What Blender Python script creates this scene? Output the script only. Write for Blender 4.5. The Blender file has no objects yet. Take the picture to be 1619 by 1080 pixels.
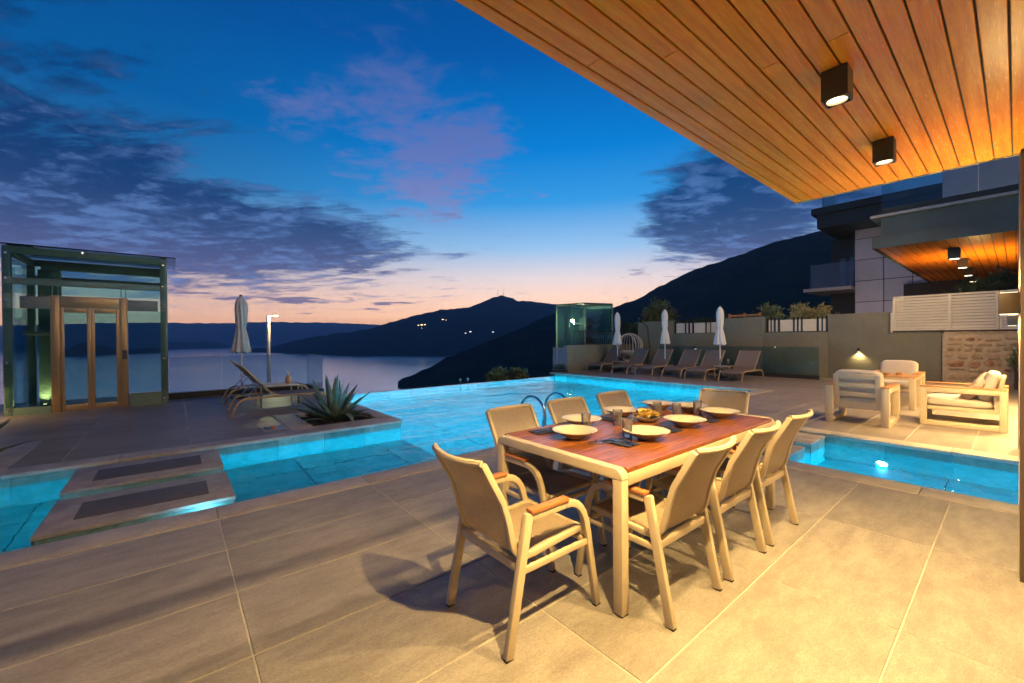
import bpy, bmesh, math, random
from mathutils import Vector, Matrix, noise as mnoise

random.seed(7)
SC = bpy.context.scene
COL = SC.collection
PI = math.pi
rad = math.radians

# ------------------------------------------------------------------ camera
CAM_H = 1.41
YAW, PITCH, ROLL = rad(-50.7037), rad(-0.45468), rad(-0.41936)
FPX, IW, IH = 653.055, 1619.0, 1080.0
_cy, _sy, _cp, _sp = math.cos(YAW), math.sin(YAW), math.cos(PITCH), math.sin(PITCH)
FWD = Vector((_sy * _cp, _cy * _cp, _sp))
_r0 = Vector((_cy, -_sy, 0.0))
_u0 = _r0.cross(FWD)
_c, _s = math.cos(ROLL), math.sin(ROLL)
RGT = _r0 * _c + _u0 * _s
UPV = _u0 * _c - _r0 * _s
cam_d = bpy.data.cameras.new('camera')
cam = bpy.data.objects.new('camera', cam_d)
COL.objects.link(cam)
cam_d.sensor_width = 36.0
cam_d.lens = FPX / IW * 36.0
cam_d.clip_start = 0.05
cam_d.clip_end = 60000.0
M = Matrix((RGT, UPV, -FWD)).transposed().to_4x4()
M.translation = Vector((0, 0, CAM_H))
cam.matrix_world = M
SC.camera = cam


def ray(px, py):
    return FWD * FPX + RGT * (px - IW / 2) + UPV * (IH / 2 - py)


def S(r, g, b):
    def f(v):
        v /= 255.0
        return v / 12.92 if v <= 0.04045 else ((v + 0.055) / 1.055) ** 2.4
    return (f(r), f(g), f(b), 1.0)


# ------------------------------------------------------------------ view / render settings
SC.view_settings.view_transform = 'Standard'
SC.view_settings.look = 'None'
SC.view_settings.exposure = 0.18
SC.view_settings.gamma = 1.0
SC.view_settings.use_curve_mapping = False
SC.render.engine = 'CYCLES'
cyc = SC.cycles
cyc.use_denoising = True
cyc.max_bounces = 8
cyc.diffuse_bounces = 3
cyc.glossy_bounces = 4
cyc.transmission_bounces = 4
cyc.transparent_max_bounces = 16
cyc.volume_bounces = 0
cyc.caustics_reflective = False
cyc.caustics_refractive = True
cyc.sample_clamp_indirect = 4.0
cyc.use_light_tree = True

# ------------------------------------------------------------------ node math helper


class N:
    """tiny expression builder for shader math"""
    def __init__(self, nt, sock):
        self.nt, self.s = nt, sock

    def _op(self, op, *args):
        n = self.nt.nodes.new('ShaderNodeMath')
        n.operation = op
        for i, a in enumerate(args):
            if isinstance(a, N):
                self.nt.links.new(a.s, n.inputs[i])
            else:
                n.inputs[i].default_value = a
        return N(self.nt, n.outputs[0])

    def __add__(self, o): return self._op('ADD', self, o)
    def __radd__(self, o): return self._op('ADD', o, self)
    def __sub__(self, o): return self._op('SUBTRACT', self, o)
    def __rsub__(self, o): return self._op('SUBTRACT', o, self)
    def __mul__(self, o): return self._op('MULTIPLY', self, o)
    def __rmul__(self, o): return self._op('MULTIPLY', o, self)
    def __truediv__(self, o): return self._op('DIVIDE', self, o)
    def __rtruediv__(self, o): return self._op('DIVIDE', o, self)
    def fn(self, op, *a): return self._op(op, self, *a)
    def clamp(self): return self._op('MINIMUM', self._op('MAXIMUM', self, 0.0), 1.0)

    def sstep(self, a, b):
        n = self.nt.nodes.new('ShaderNodeMapRange')
        n.interpolation_type = 'SMOOTHSTEP'
        self.nt.links.new(self.s, n.inputs['Value'])
        n.inputs['From Min'].default_value = a
        n.inputs['From Max'].default_value = b
        return N(self.nt, n.outputs['Result'])


def ramp(nt, fac, stops, interp='LINEAR'):
    n = nt.nodes.new('ShaderNodeValToRGB')
    cr = n.color_ramp
    cr.interpolation = interp
    while len(cr.elements) > 1:
        cr.elements.remove(cr.elements[-1])
    cr.elements[0].position = stops[0][0]
    cr.elements[0].color = stops[0][1]
    for p, c in stops[1:]:
        e = cr.elements.new(p)
        e.color = c
    nt.links.new(fac.s if isinstance(fac, N) else fac, n.inputs[0])
    return n.outputs[0]


def mixc(nt, fac, a, b, mode='MIX'):
    n = nt.nodes.new('ShaderNodeMix')
    n.data_type = 'RGBA'
    n.blend_type = mode
    for s, v in ((n.inputs[0], fac), (n.inputs[6], a), (n.inputs[7], b)):
        if isinstance(v, N):
            nt.links.new(v.s, s)
        elif isinstance(v, bpy.types.NodeSocket):
            nt.links.new(v, s)
        else:
            s.default_value = v
    return n.outputs[2]


# ------------------------------------------------------------------ sky at dusk
world = bpy.data.worlds.new('World')
SC.world = world
world.use_nodes = True
wt = world.node_tree
wt.nodes.clear()
wout = wt.nodes.new('ShaderNodeOutputWorld')
bg = wt.nodes.new('ShaderNodeBackground')
bg.inputs['Strength'].default_value = 1.0
wt.links.new(bg.outputs[0], wout.inputs[0])
tc = wt.nodes.new('ShaderNodeTexCoord')
sep = wt.nodes.new('ShaderNodeSeparateXYZ')
wt.links.new(tc.outputs['Generated'], sep.inputs[0])
DX, DY, DZ = (N(wt, sep.outputs[i]) for i in range(3))
fh = Vector((FWD.x, FWD.y)).normalized()
dr = DX * fh.y - DY * fh.x            # to the right of the view axis
df = DX * fh.x + DY * fh.y            # along the view axis
AZ = dr.fn('ARCTAN2', df) * (180 / PI)
EL = DZ.fn('ARCSINE') * (180 / PI)


def azel(px, py):
    d = ray(px, py).normalized()
    a = math.degrees(math.atan2(d.x * fh.y - d.y * fh.x, d.x * fh.x + d.y * fh.y))
    return a, math.degrees(math.asin(d.z))


def gauss(px, py, sa, se):
    a, e = azel(px, py)
    u = (AZ - a) * (1.0 / sa)
    v = (EL - e) * (1.0 / se)
    return ((u * u + v * v) * -1.0).fn('EXPONENT')


def wnoise(sx, sy, seed, scale, detail=7, rough=0.6, dist=0.0, k=0.10):
    den = DZ.fn('MAXIMUM', 0.0) + k
    comb = wt.nodes.new('ShaderNodeCombineXYZ')
    wt.links.new((dr / den * sx).s, comb.inputs[0])
    wt.links.new((df / den * sy).s, comb.inputs[1])
    comb.inputs[2].default_value = seed
    n = wt.nodes.new('ShaderNodeTexNoise')
    n.inputs['Scale'].default_value = scale
    n.inputs['Detail'].default_value = detail
    n.inputs['Roughness'].default_value = rough
    n.inputs['Distortion'].default_value = dist
    wt.links.new(comb.outputs[0], n.inputs['Vector'])
    return N(wt, n.outputs[0])


elf = EL * (1 / 90.0)
sunset = ramp(wt, elf, [(0.0, S(255, 178, 118)), (0.030, S(255, 194, 140)), (0.058, S(252, 208, 178)), (0.09, S(226, 210, 208)),
                        (0.135, S(148, 190, 228)), (0.20, S(52, 150, 220)), (0.27, S(0, 124, 206)), (0.38, S(0, 86, 164)),
                        (0.55, S(1, 50, 106)), (1.0, S(0, 16, 42))])
away = ramp(wt, elf, [(0.0, S(120, 120, 150)), (0.06, S(110, 122, 165)), (0.13, S(56, 92, 146)), (0.25, S(10, 66, 128)),
                      (0.45, S(1, 42, 92)), (1.0, S(0, 16, 42))])
a_sun, _ = azel(590, 500)
daz = (AZ - a_sun).fn('ABSOLUTE')
daz = daz.fn('MINIMUM', (daz - 360.0).fn('ABSOLUTE'))
sky = mixc(wt, daz.sstep(22.0, 110.0), sunset, away)
veil = (gauss(20, 150, 34, 24) * 0.62).clamp()
sky = mixc(wt, veil, sky, S(2, 44, 92))

n1 = wnoise(1.0, 1.4, 3.1, 2.1, 10, 0.64, 0.35)
n2 = wnoise(1.0, 2.6, 11.7, 1.9, 9, 0.66, 0.3)
n3 = wnoise(1.0, 1.3, 5.3, 5.2, 8, 0.66, 0.3)
# pink, sun-lit high cloud
cp = (n1 * 0.50 + n3 * 0.50) + gauss(700, 225, 10, 8) * 0.23 + gauss(470, 225, 13, 6) * 0.08 + gauss(580, 110, 7, 5) * 0.09 + gauss(350, 72, 7, 3) * 0.08 \
    + gauss(780, 175, 3, 6) * 0.09 + gauss(680, 325, 7, 3) * 0.09 + gauss(500, 200, 6, 4) * 0.05 + gauss(860, 320, 6, 3) * 0.04 - gauss(960, 290, 11, 12) * 0.16 - gauss(820, 60, 12, 9) * 0.10 - gauss(60, 260, 26, 20) * 0.16
mp = cp.sstep(0.545, 0.73) * EL.sstep(1.5, 8.0)
pink = ramp(wt, elf, [(0.0, S(120, 96, 120)), (0.10, S(158, 146, 184)), (0.25, S(104, 112, 172)), (0.42, S(60, 92, 158)), (0.6, S(26, 68, 130)), (1.0, S(6, 32, 76))])
sky = mixc(wt, mp * 0.78, sky, pink)
# dark blue-grey cloud: bank on the left, the big clump on the right, thin bars over the horizon
cd = (n2 * 0.46 + n1 * 0.28 + n3 * 0.26) + gauss(190, 345, 25, 5.5) * 0.17 + gauss(10, 170, 22, 15) * 0.11 + gauss(430, 380, 14, 3.2) * 0.16 \
    + gauss(1105, 335, 7.5, 4.8) * 0.25 + gauss(1215, 318, 8, 6) * 0.24 + gauss(1000, 370, 5, 1.6) * 0.05 - gauss(890, 260, 12, 14) * 0.22 - gauss(600, 110, 18, 12) * 0.10 - gauss(400, 270, 9, 4) * 0.06
md = cd.sstep(0.52, 0.65) * EL.sstep(2.0, 6.5)
dark = ramp(wt, elf, [(0.0, S(84, 78, 112)), (0.08, S(62, 74, 122)), (0.17, S(12, 46, 96)), (0.3, S(2, 42, 90)), (0.5, S(3, 40, 86)), (1.0, S(1, 26, 62))])
light_gap = ((n3 * 0.55 + n1 * 0.45)).sstep(0.47, 0.62)
dark2 = mixc(wt, light_gap * EL.sstep(38.0, 12.0) * 0.60, dark, S(96, 132, 192))
sky = mixc(wt, md * 0.90, sky, dark2)
# small bars low over the sea
nb = wnoise(1.0, 1.6, 21.0, 2.6, 6, 0.55, 0.2, 0.06)
cb = nb + gauss(455, 474, 4.5, 0.42) * 0.40 + gauss(350, 472, 3, 0.3) * 0.24 + gauss(607, 479, 1.6, 0.6) * 0.36 + gauss(590, 491, 2.0, 0.35) * 0.30 + gauss(640, 478, 1.3, 0.4) * 0.27 \
    + gauss(480, 495, 1.6, 0.35) * 0.26 + gauss(300, 455, 5, 0.7) * 0.22 + gauss(560, 475, 1.4, 0.3) * 0.16 + gauss(945, 430, 2.0, 0.7) * 0.22 + gauss(1010, 435, 3.0, 0.6) * 0.24 + gauss(830, 436, 1.6, 0.4) * 0.10
mb = cb.sstep(0.70, 0.82) * EL.sstep(0.8, 2.2)
sky = mixc(wt, mb * 0.85, sky, ramp(wt, elf, [(0.0, S(96, 84, 116)), (0.06, S(86, 86, 124)), (0.12, S(80, 92, 140)), (1.0, S(60, 80, 130))]))
# below the horizon the sky dome only sees sea and ground
sky = mixc(wt, EL.sstep(-0.2, -2.5), sky, S(38, 58, 96))
# the air box dims the sky by a known amount along each line of sight: the sky behind it is that much brighter
HAZE_D = 1.3e-4
path = (520.0 / DZ.fn('MAXIMUM', 0.05)).fn('MINIMUM', 11500.0)
wt.links.new(((path * HAZE_D).fn('EXPONENT') * 0.97).s, bg.inputs['Strength'])
wt.links.new(sky, bg.inputs['Color'])

# ------------------------------------------------------------------ materials
MATS = {}


def newmat(name):
    m = bpy.data.materials.new(name)
    m.use_nodes = True
    nt = m.node_tree
    nt.nodes.clear()
    out = nt.nodes.new('ShaderNodeOutputMaterial')
    return m, nt, out


def posnode(nt, stretch=(1, 1, 1), local=False, jitter=True):
    if local:
        t = nt.nodes.new('ShaderNodeTexCoord')
        src = t.outputs['Object']
    else:
        g = nt.nodes.new('ShaderNodeNewGeometry')
        src = g.outputs['Position']
    mp_ = nt.nodes.new('ShaderNodeMapping')
    mp_.inputs['Scale'].default_value = stretch
    nt.links.new(src, mp_.inputs[0])
    if jitter:
        oi = nt.nodes.new('ShaderNodeObjectInfo')
        sc = N(nt, oi.outputs['Random']) * 37.0
        add = nt.nodes.new('ShaderNodeVectorMath')
        add.operation = 'ADD'
        nt.links.new(mp_.outputs[0], add.inputs[0])
        nt.links.new(sc.s, add.inputs[1])
        return add.outputs[0]
    return mp_.outputs[0]


def nz(nt, vec, scale, detail=5, rough=0.6, dist=0.0):
    n = nt.nodes.new('ShaderNodeTexNoise')
    n.inputs['Scale'].default_value = scale
    n.inputs['Detail'].default_value = detail
    n.inputs['Roughness'].default_value = rough
    n.inputs['Distortion'].default_value = dist
    nt.links.new(vec, n.inputs['Vector'])
    return N(nt, n.outputs[0])


def mat(name, col, rough=0.5, metal=0.0, var=0.12, scale=6.0, stretch=(1, 1, 1), bump=0.0, bscale=60.0, objvar=0.0, spec=0.5,
        col2=None, rvar=0.08, local=False, grain=0.0, gscale=170.0, alpha_mesh=0.0, sheen=0.0, coat=0.0, jitter=True, translucent=0.0):
    m, nt, out = newmat(name)
    p = nt.nodes.new('ShaderNodeBsdfPrincipled')
    v = posnode(nt, stretch, local, jitter)
    f = nz(nt, v, scale)
    fine = nz(nt, v, scale * 7.0, 4)
    lo = tuple(c * (1 - var) for c in col[:3]) + (1,)
    hi = tuple(min(1, c * (1 + var)) for c in col[:3]) + (1,)
    if col2:
        lo, hi = tuple(col[:3]) + (1,), tuple(col2[:3]) + (1,)
    fac = (f * 0.7 + fine * 0.3).sstep(0.28, 0.72)
    c = mixc(nt, fac, lo, hi)
    if grain:
        gn = nz(nt, v, gscale, 3, 0.7)
        gk = gn.sstep(0.25, 0.75) * (2 * grain) + (1 - grain)
        hg = nt.nodes.new('ShaderNodeHueSaturation')
        nt.links.new(gk.s, hg.inputs['Value'])
        nt.links.new(c, hg.inputs['Color'])
        c = hg.outputs[0]
    if objvar:
        oi = nt.nodes.new('ShaderNodeObjectInfo')
        k = N(nt, oi.outputs['Random']) * (2 * objvar) + (1 - objvar)
        h = nt.nodes.new('ShaderNodeHueSaturation')
        nt.links.new(k.s, h.inputs['Value'])
        nt.links.new(c, h.inputs['Color'])
        c = h.outputs[0]
    nt.links.new(c, p.inputs['Base Color'])
    p.inputs['Metallic'].default_value = metal
    p.inputs['Specular IOR Level'].default_value = spec
    p.inputs['Coat Weight'].default_value = coat
    p.inputs['Coat Roughness'].default_value = 0.28
    p.inputs['Sheen Weight'].default_value = sheen
    r = (fine * (2 * rvar) + (rough - rvar))
    nt.links.new(r.s, p.inputs['Roughness'])
    if bump:
        b = nt.nodes.new('ShaderNodeBump')
        b.inputs['Strength'].default_value = bump
        b.inputs['Distance'].default_value = 0.01
        hn = nz(nt, v, bscale, 4)
        nt.links.new(hn.s, b.inputs['Height'])
        nt.links.new(b.outputs[0], p.inputs['Normal'])
    last = p.outputs[0]
    if translucent:
        tl = nt.nodes.new('ShaderNodeBsdfTranslucent')
        nt.links.new(c, tl.inputs['Color'])
        mx = nt.nodes.new('ShaderNodeMixShader')
        mx.inputs[0].default_value = translucent
        nt.links.new(last, mx.inputs[1])
        nt.links.new(tl.outputs[0], mx.inputs[2])
        last = mx.outputs[0]
    if alpha_mesh:
        tr = nt.nodes.new('ShaderNodeBsdfTransparent')
        mx = nt.nodes.new('ShaderNodeMixShader')
        mx.inputs[0].default_value = alpha_mesh
        nt.links.new(last, mx.inputs[1])
        nt.links.new(tr.outputs[0], mx.inputs[2])
        last = mx.outputs[0]
    nt.links.new(last, out.inputs[0])
    MATS[name] = m
    return m


def thin_glass(name, tint, rough=0.0, boost=1.0, ior=1.45, milk=0.0, milk_col=(0.8, 0.8, 0.78, 1)):
    m, nt, out = newmat(name)
    tr = nt.nodes.new('ShaderNodeBsdfTransparent')
    tr.inputs[0].default_value = tint
    gl = nt.nodes.new('ShaderNodeBsdfGlossy')
    gl.inputs['Roughness'].default_value = rough
    gl.inputs['Color'].default_value = (0.95, 0.97, 1, 1)
    fr = nt.nodes.new('ShaderNodeFresnel')
    fr.inputs[0].default_value = ior
    k = (N(nt, fr.outputs[0]) * boost).clamp()
    mx = nt.nodes.new('ShaderNodeMixShader')
    nt.links.new(k.s, mx.inputs[0])
    nt.links.new(tr.outputs[0], mx.inputs[1])
    nt.links.new(gl.outputs[0], mx.inputs[2])
    last = mx.outputs[0]
    if milk:
        df_ = nt.nodes.new('ShaderNodeBsdfTranslucent')
        df_.inputs[0].default_value = milk_col
        d2 = nt.nodes.new('ShaderNodeBsdfDiffuse')
        d2.inputs[0].default_value = milk_col
        ma = nt.nodes.new('ShaderNodeMixShader')
        nt.links.new(df_.outputs[0], ma.inputs[1])
        nt.links.new(d2.outputs[0], ma.inputs[2])
        mb_ = nt.nodes.new('ShaderNodeMixShader')
        mb_.inputs[0].default_value = milk
        nt.links.new(last, mb_.inputs[1])
        nt.links.new(ma.outputs[0], mb_.inputs[2])
        last = mb_.outputs[0]
    nt.links.new(last, out.inputs[0])
    MATS[name] = m
    return m


def emit(name, col, strength):
    m, nt, out = newmat(name)
    e = nt.nodes.new('ShaderNodeEmission')
    e.inputs[0].default_value = col
    e.inputs[1].default_value = strength
    nt.links.new(e.outputs[0], out.inputs[0])
    MATS[name] = m
    return m


WARM = (1.0, 0.66, 0.24)
mat('floor_tile', (0.245, 0.215, 0.185), 0.50, col2=(0.38, 0.34, 0.295), scale=5.5, stretch=(2.2, 0.7, 1), bump=0.5, bscale=90, objvar=0.10, grain=0.22, gscale=110)
mat('deck_tile', (0.20, 0.16, 0.135), 0.42, col2=(0.31, 0.255, 0.215), scale=2.2, stretch=(3.2, 0.8, 1), bump=0.2, bscale=45, objvar=0.09, grain=0.2, gscale=90)
mat('grout', (0.52, 0.48, 0.40), 0.8, var=0.2, scale=9)
mat('coping', (0.33, 0.28, 0.23), 0.55, col2=(0.50, 0.44, 0.37), scale=5, bump=0.5, bscale=28, objvar=0.07, grain=0.2)
mat('slab_stone', (0.26, 0.22, 0.19), 0.6, col2=(0.46, 0.40, 0.34), scale=5.5, bump=0.5, bscale=26)
mat('slab_inlay', (0.11, 0.10, 0.10), 0.7, var=0.18, scale=9, stretch=(2.5, 1, 1), bump=0.2)
mat('pool_tile', (0.07, 0.15, 0.125), 0.35, col2=(0.22, 0.33, 0.29), scale=4.5, bump=0.25, bscale=20, objvar=0.38)
mat('pool_grout', (0.06, 0.085, 0.08), 0.7)
mat('chair_frame', (0.60, 0.49, 0.335), 0.38, var=0.05, scale=20, bump=0.05, bscale=300)
mat('sling', (0.48, 0.37, 0.25), 0.65, var=0.10, scale=60, bump=0.3, bscale=700, alpha_mesh=0.16, local=True, translucent=0.15)
mat('teak', (0.17, 0.045, 0.012), 0.20, col2=(0.42, 0.150, 0.040), scale=3, stretch=(14, 1.2, 6), bump=0.12, bscale=40, objvar=0.25, coat=0.3)
mat('arm_wood', (0.38, 0.13, 0.04), 0.38, col2=(0.56, 0.23, 0.08), scale=6, stretch=(6, 1, 6), bump=0.1, bscale=60, local=True)
mat('lounge_wood', (0.42, 0.19, 0.06), 0.4, col2=(0.56, 0.29, 0.11), scale=5, stretch=(6, 2, 6), bump=0.1, bscale=60, local=True)
mat('plank_wood', (0.58, 0.132, 0.006), 0.25, col2=(0.78, 0.235, 0.012), scale=2.6, stretch=(15, 0.8, 4), bump=0.06, bscale=30, objvar=0.07, coat=0.0, spec=0.13)
mat('plank_gap', (0.035, 0.014, 0.005), 0.8)
mat('trim_pale', (0.55, 0.45, 0.35), 0.4)
mat('black_metal', (0.022, 0.021, 0.020), 0.45, var=0.1)
mat('bronze_metal', (0.10, 0.075, 0.055), 0.4, metal=0.3)
mat('dark_foot', (0.02, 0.02, 0.02), 0.7)
mat('ceramic', (0.74, 0.66, 0.47), 0.18, var=0.04, scale=12, local=True)
mat('steel', (0.62, 0.62, 0.63), 0.18, metal=1.0, var=0.05)
mat('napkin', (0.020, 0.030, 0.075), 0.8, var=0.2, scale=30, bump=0.3, bscale=400)
mat('chip', (0.78, 0.46, 0.08), 0.6, col2=(0.85, 0.62, 0.20), scale=30)
mat('lift_steel', (0.13, 0.20, 0.15), 0.45, var=0.15)
mat('lift_gold', (0.38, 0.255, 0.125), 0.34, metal=0.45, var=0.15, scale=3, stretch=(1, 1, 0.3))
mat('lift_header', (0.17, 0.19, 0.17), 0.45, metal=0.3)
mat('garden_wall', (0.175, 0.165, 0.12), 0.85, var=0.12, scale=1.2, bump=0.35, bscale=150, grain=0.12, gscale=40)
mat('wall_cap', (0.20, 0.185, 0.15), 0.8, var=0.1)
mat('white_panel', (0.66, 0.62, 0.52), 0.6, var=0.05)
mat('louver', (0.62, 0.58, 0.49), 0.5, var=0.05)
mat('stone', (0.30, 0.19, 0.10), 0.9, col2=(0.56, 0.42, 0.26), scale=7, bump=1.0, bscale=22, objvar=0.16)
mat('stone_red', (0.24, 0.07, 0.025), 0.9, col2=(0.52, 0.36, 0.21), scale=8, bump=0.8, bscale=30, objvar=0.25)
mat('mortar', (0.47, 0.36, 0.23), 0.9, var=0.2, scale=9, bump=0.6, bscale=40)
mat('parasol_cloth', (0.74, 0.75, 0.75), 0.8, var=0.06, scale=9, bump=0.2, bscale=80, local=True)
mat('parasol_cloth_old', (0.58, 0.55, 0.48), 0.8, var=0.08, scale=9, bump=0.2, bscale=80, local=True)
mat('white_pole', (0.70, 0.70, 0.68), 0.4, var=0.04)
mat('taupe_sling', (0.175, 0.125, 0.105), 0.7, var=0.1, scale=30, bump=0.25, bscale=500, local=True)
mat('bronze_frame', (0.40, 0.29, 0.17), 0.4, var=0.06)
mat('cushion', (0.60, 0.52, 0.44), 0.85, var=0.05, scale=9, bump=0.5, bscale=22, local=True)
mat('cushion_floral', (0.38, 0.24, 0.17), 0.85, col2=(0.66, 0.52, 0.42), scale=16, bump=0.4, bscale=30, local=True)
mat('rope_white', (0.66, 0.60, 0.50), 0.7)
mat('soil', (0.030, 0.024, 0.022), 0.95, col2=(0.085, 0.065, 0.058), scale=45, bump=1.0, bscale=70)
mat('agave', (0.055, 0.085, 0.05), 0.5, col2=(0.20, 0.25, 0.16), scale=7, stretch=(1, 1, 0.4), local=False, bump=0.1)
mat('agave_edge', (0.17, 0.17, 0.09), 0.5)
mat('succulent', (0.075, 0.035, 0.03), 0.5, col2=(0.06, 0.07, 0.04), scale=20)
mat('leaf_olive', (0.07, 0.105, 0.045), 0.6, col2=(0.24, 0.26, 0.11), scale=3.0, objvar=0.1, translucent=0.2)
mat('leaf_gold', (0.22, 0.20, 0.08), 0.6, col2=(0.46, 0.39, 0.17), scale=3.0, objvar=0.1, translucent=0.2)
mat('leaf_dark', (0.018, 0.035, 0.016), 0.6, col2=(0.05, 0.075, 0.03), scale=3.0, translucent=0.2)
mat('bark', (0.10, 0.07, 0.045), 0.9, scale=10, bump=0.6)
mat('villa_wall', (0.42, 0.35, 0.26), 0.75, var=0.05, scale=2, bump=0.1)
mat('villa_column', (0.10, 0.065, 0.045), 0.45, var=0.1)
mat('fascia', (0.075, 0.090, 0.082), 0.5, var=0.15, scale=1.5)
mat('fascia_top', (0.42, 0.40, 0.36), 0.6)
mat('tower_panel', (0.74, 0.66, 0.64), 0.6, var=0.08, scale=1.2, objvar=0.06)
mat('tower_joint', (0.05, 0.048, 0.05), 0.8)
mat('dark_slab', (0.035, 0.03, 0.028), 0.6, var=0.15)
mat('brown_slat', (0.055, 0.026, 0.016), 0.6, var=0.2)
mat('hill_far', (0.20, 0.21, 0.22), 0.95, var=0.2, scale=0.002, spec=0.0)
mat('hill_forest', (0.022, 0.030, 0.018), 0.95, col2=(0.060, 0.066, 0.036), scale=0.012, bump=1.0, bscale=0.05, spec=0.0, jitter=False)
mat('earth', (0.07, 0.06, 0.04), 0.95, var=0.3, scale=0.4, spec=0.1)
mat('house_wall', (0.5, 0.45, 0.38), 0.8)
mat('lamp_glow_lens', (0.8, 0.8, 0.8), 0.4)
emit('lens', (1.0, 0.80, 0.50, 1), 5.0)
emit('lens_soft', (1.0, 0.72, 0.36, 1), 5.0)
emit('lens_green', (1.0, 0.86, 0.36, 1), 60.0)
emit('lens_street', (1.0, 0.70, 0.30, 1), 40.0)
emit('lens_pool', (0.55, 0.95, 1.0, 1), 10.0)
emit('house_light', (1.0, 0.68, 0.34, 1), 5.0)
emit('house_light_white', (0.85, 0.92, 1.0, 1), 3.0)
thin_glass('rail_glass', (0.70, 0.84, 0.90, 1), 0.0, 0.6)
thin_glass('lift_glass', (0.66, 0.86, 0.87, 1), 0.0, 1.5)
thin_glass('frost_glass', (0.55, 0.80, 0.78, 1), 0.1, 0.8, 1.45, 0.26, (0.45, 0.58, 0.54, 1))
thin_glass('lift_glass_clear', (0.70, 0.88, 0.90, 1), 0.0, 0.6)
thin_glass('tumbler_glass', (0.97, 0.965, 0.95, 1), 0.05, 3.0, 1.5, 0.15, (0.9, 0.86, 0.80, 1))
thin_glass('window_glass', (0.62, 0.72, 0.77, 1), 0.02, 1.5)


def pool_water_mat():
    m, nt, out = newmat('pool_water')
    p = nt.nodes.new('ShaderNodeBsdfPrincipled')
    p.inputs['Base Color'].default_value = (0.86, 0.98, 1.0, 1)
    p.inputs['Transmission Weight'].default_value = 1.0
    p.inputs['IOR'].default_value = 1.085
    p.inputs['Roughness'].default_value = 0.015
    v = posnode(nt, (1.0, 0.45, 1), False, False)
    h = nz(nt, v, 3.0, 3, 0.5, 0.6)
    h2 = nz(nt, v, 0.7, 2, 0.5, 0.3)
    b = nt.nodes.new('ShaderNodeBump')
    b.inputs['Strength'].default_value = 0.55
    b.inputs['Distance'].default_value = 0.05
    nt.links.new((h + h2 * 2.0).s, b.inputs['Height'])
    nt.links.new(b.outputs[0], p.inputs['Normal'])
    nt.links.new(p.outputs[0], out.inputs[0])
    MATS['pool_water'] = m


pool_water_mat()


def sea_mat():
    m, nt, out = newmat('sea_water')
    p = nt.nodes.new('ShaderNodeBsdfPrincipled')
    p.inputs['Base Color'].default_value = (0.86, 0.92, 1.0, 1)
    p.inputs['Roughness'].default_value = 0.12
    p.inputs['Metallic'].default_value = 0.92
    p.inputs['IOR'].default_value = 2.2
    p.inputs['Specular IOR Level'].default_value = 0.5
    v = posnode(nt, (1, 1, 1), False, False)
    h = nz(nt, v, 0.03, 6, 0.65, 0.4)
    swell = nz(nt, v, 0.0016, 4, 0.6, 0.8)
    nt.links.new((swell * 0.12 + 0.14).s, p.inputs['Roughness'])
    b = nt.nodes.new('ShaderNodeBump')
    b.inputs['Strength'].default_value = 0.022
    b.inputs['Distance'].default_value = 3.0
    nt.links.new(h.s, b.inputs['Height'])
    nt.links.new(b.outputs[0], p.inputs['Normal'])
    nt.links.new(p.outputs[0], out.inputs[0])
    MATS['sea_water'] = m


sea_mat()

# ------------------------------------------------------------------ mesh helpers


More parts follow.
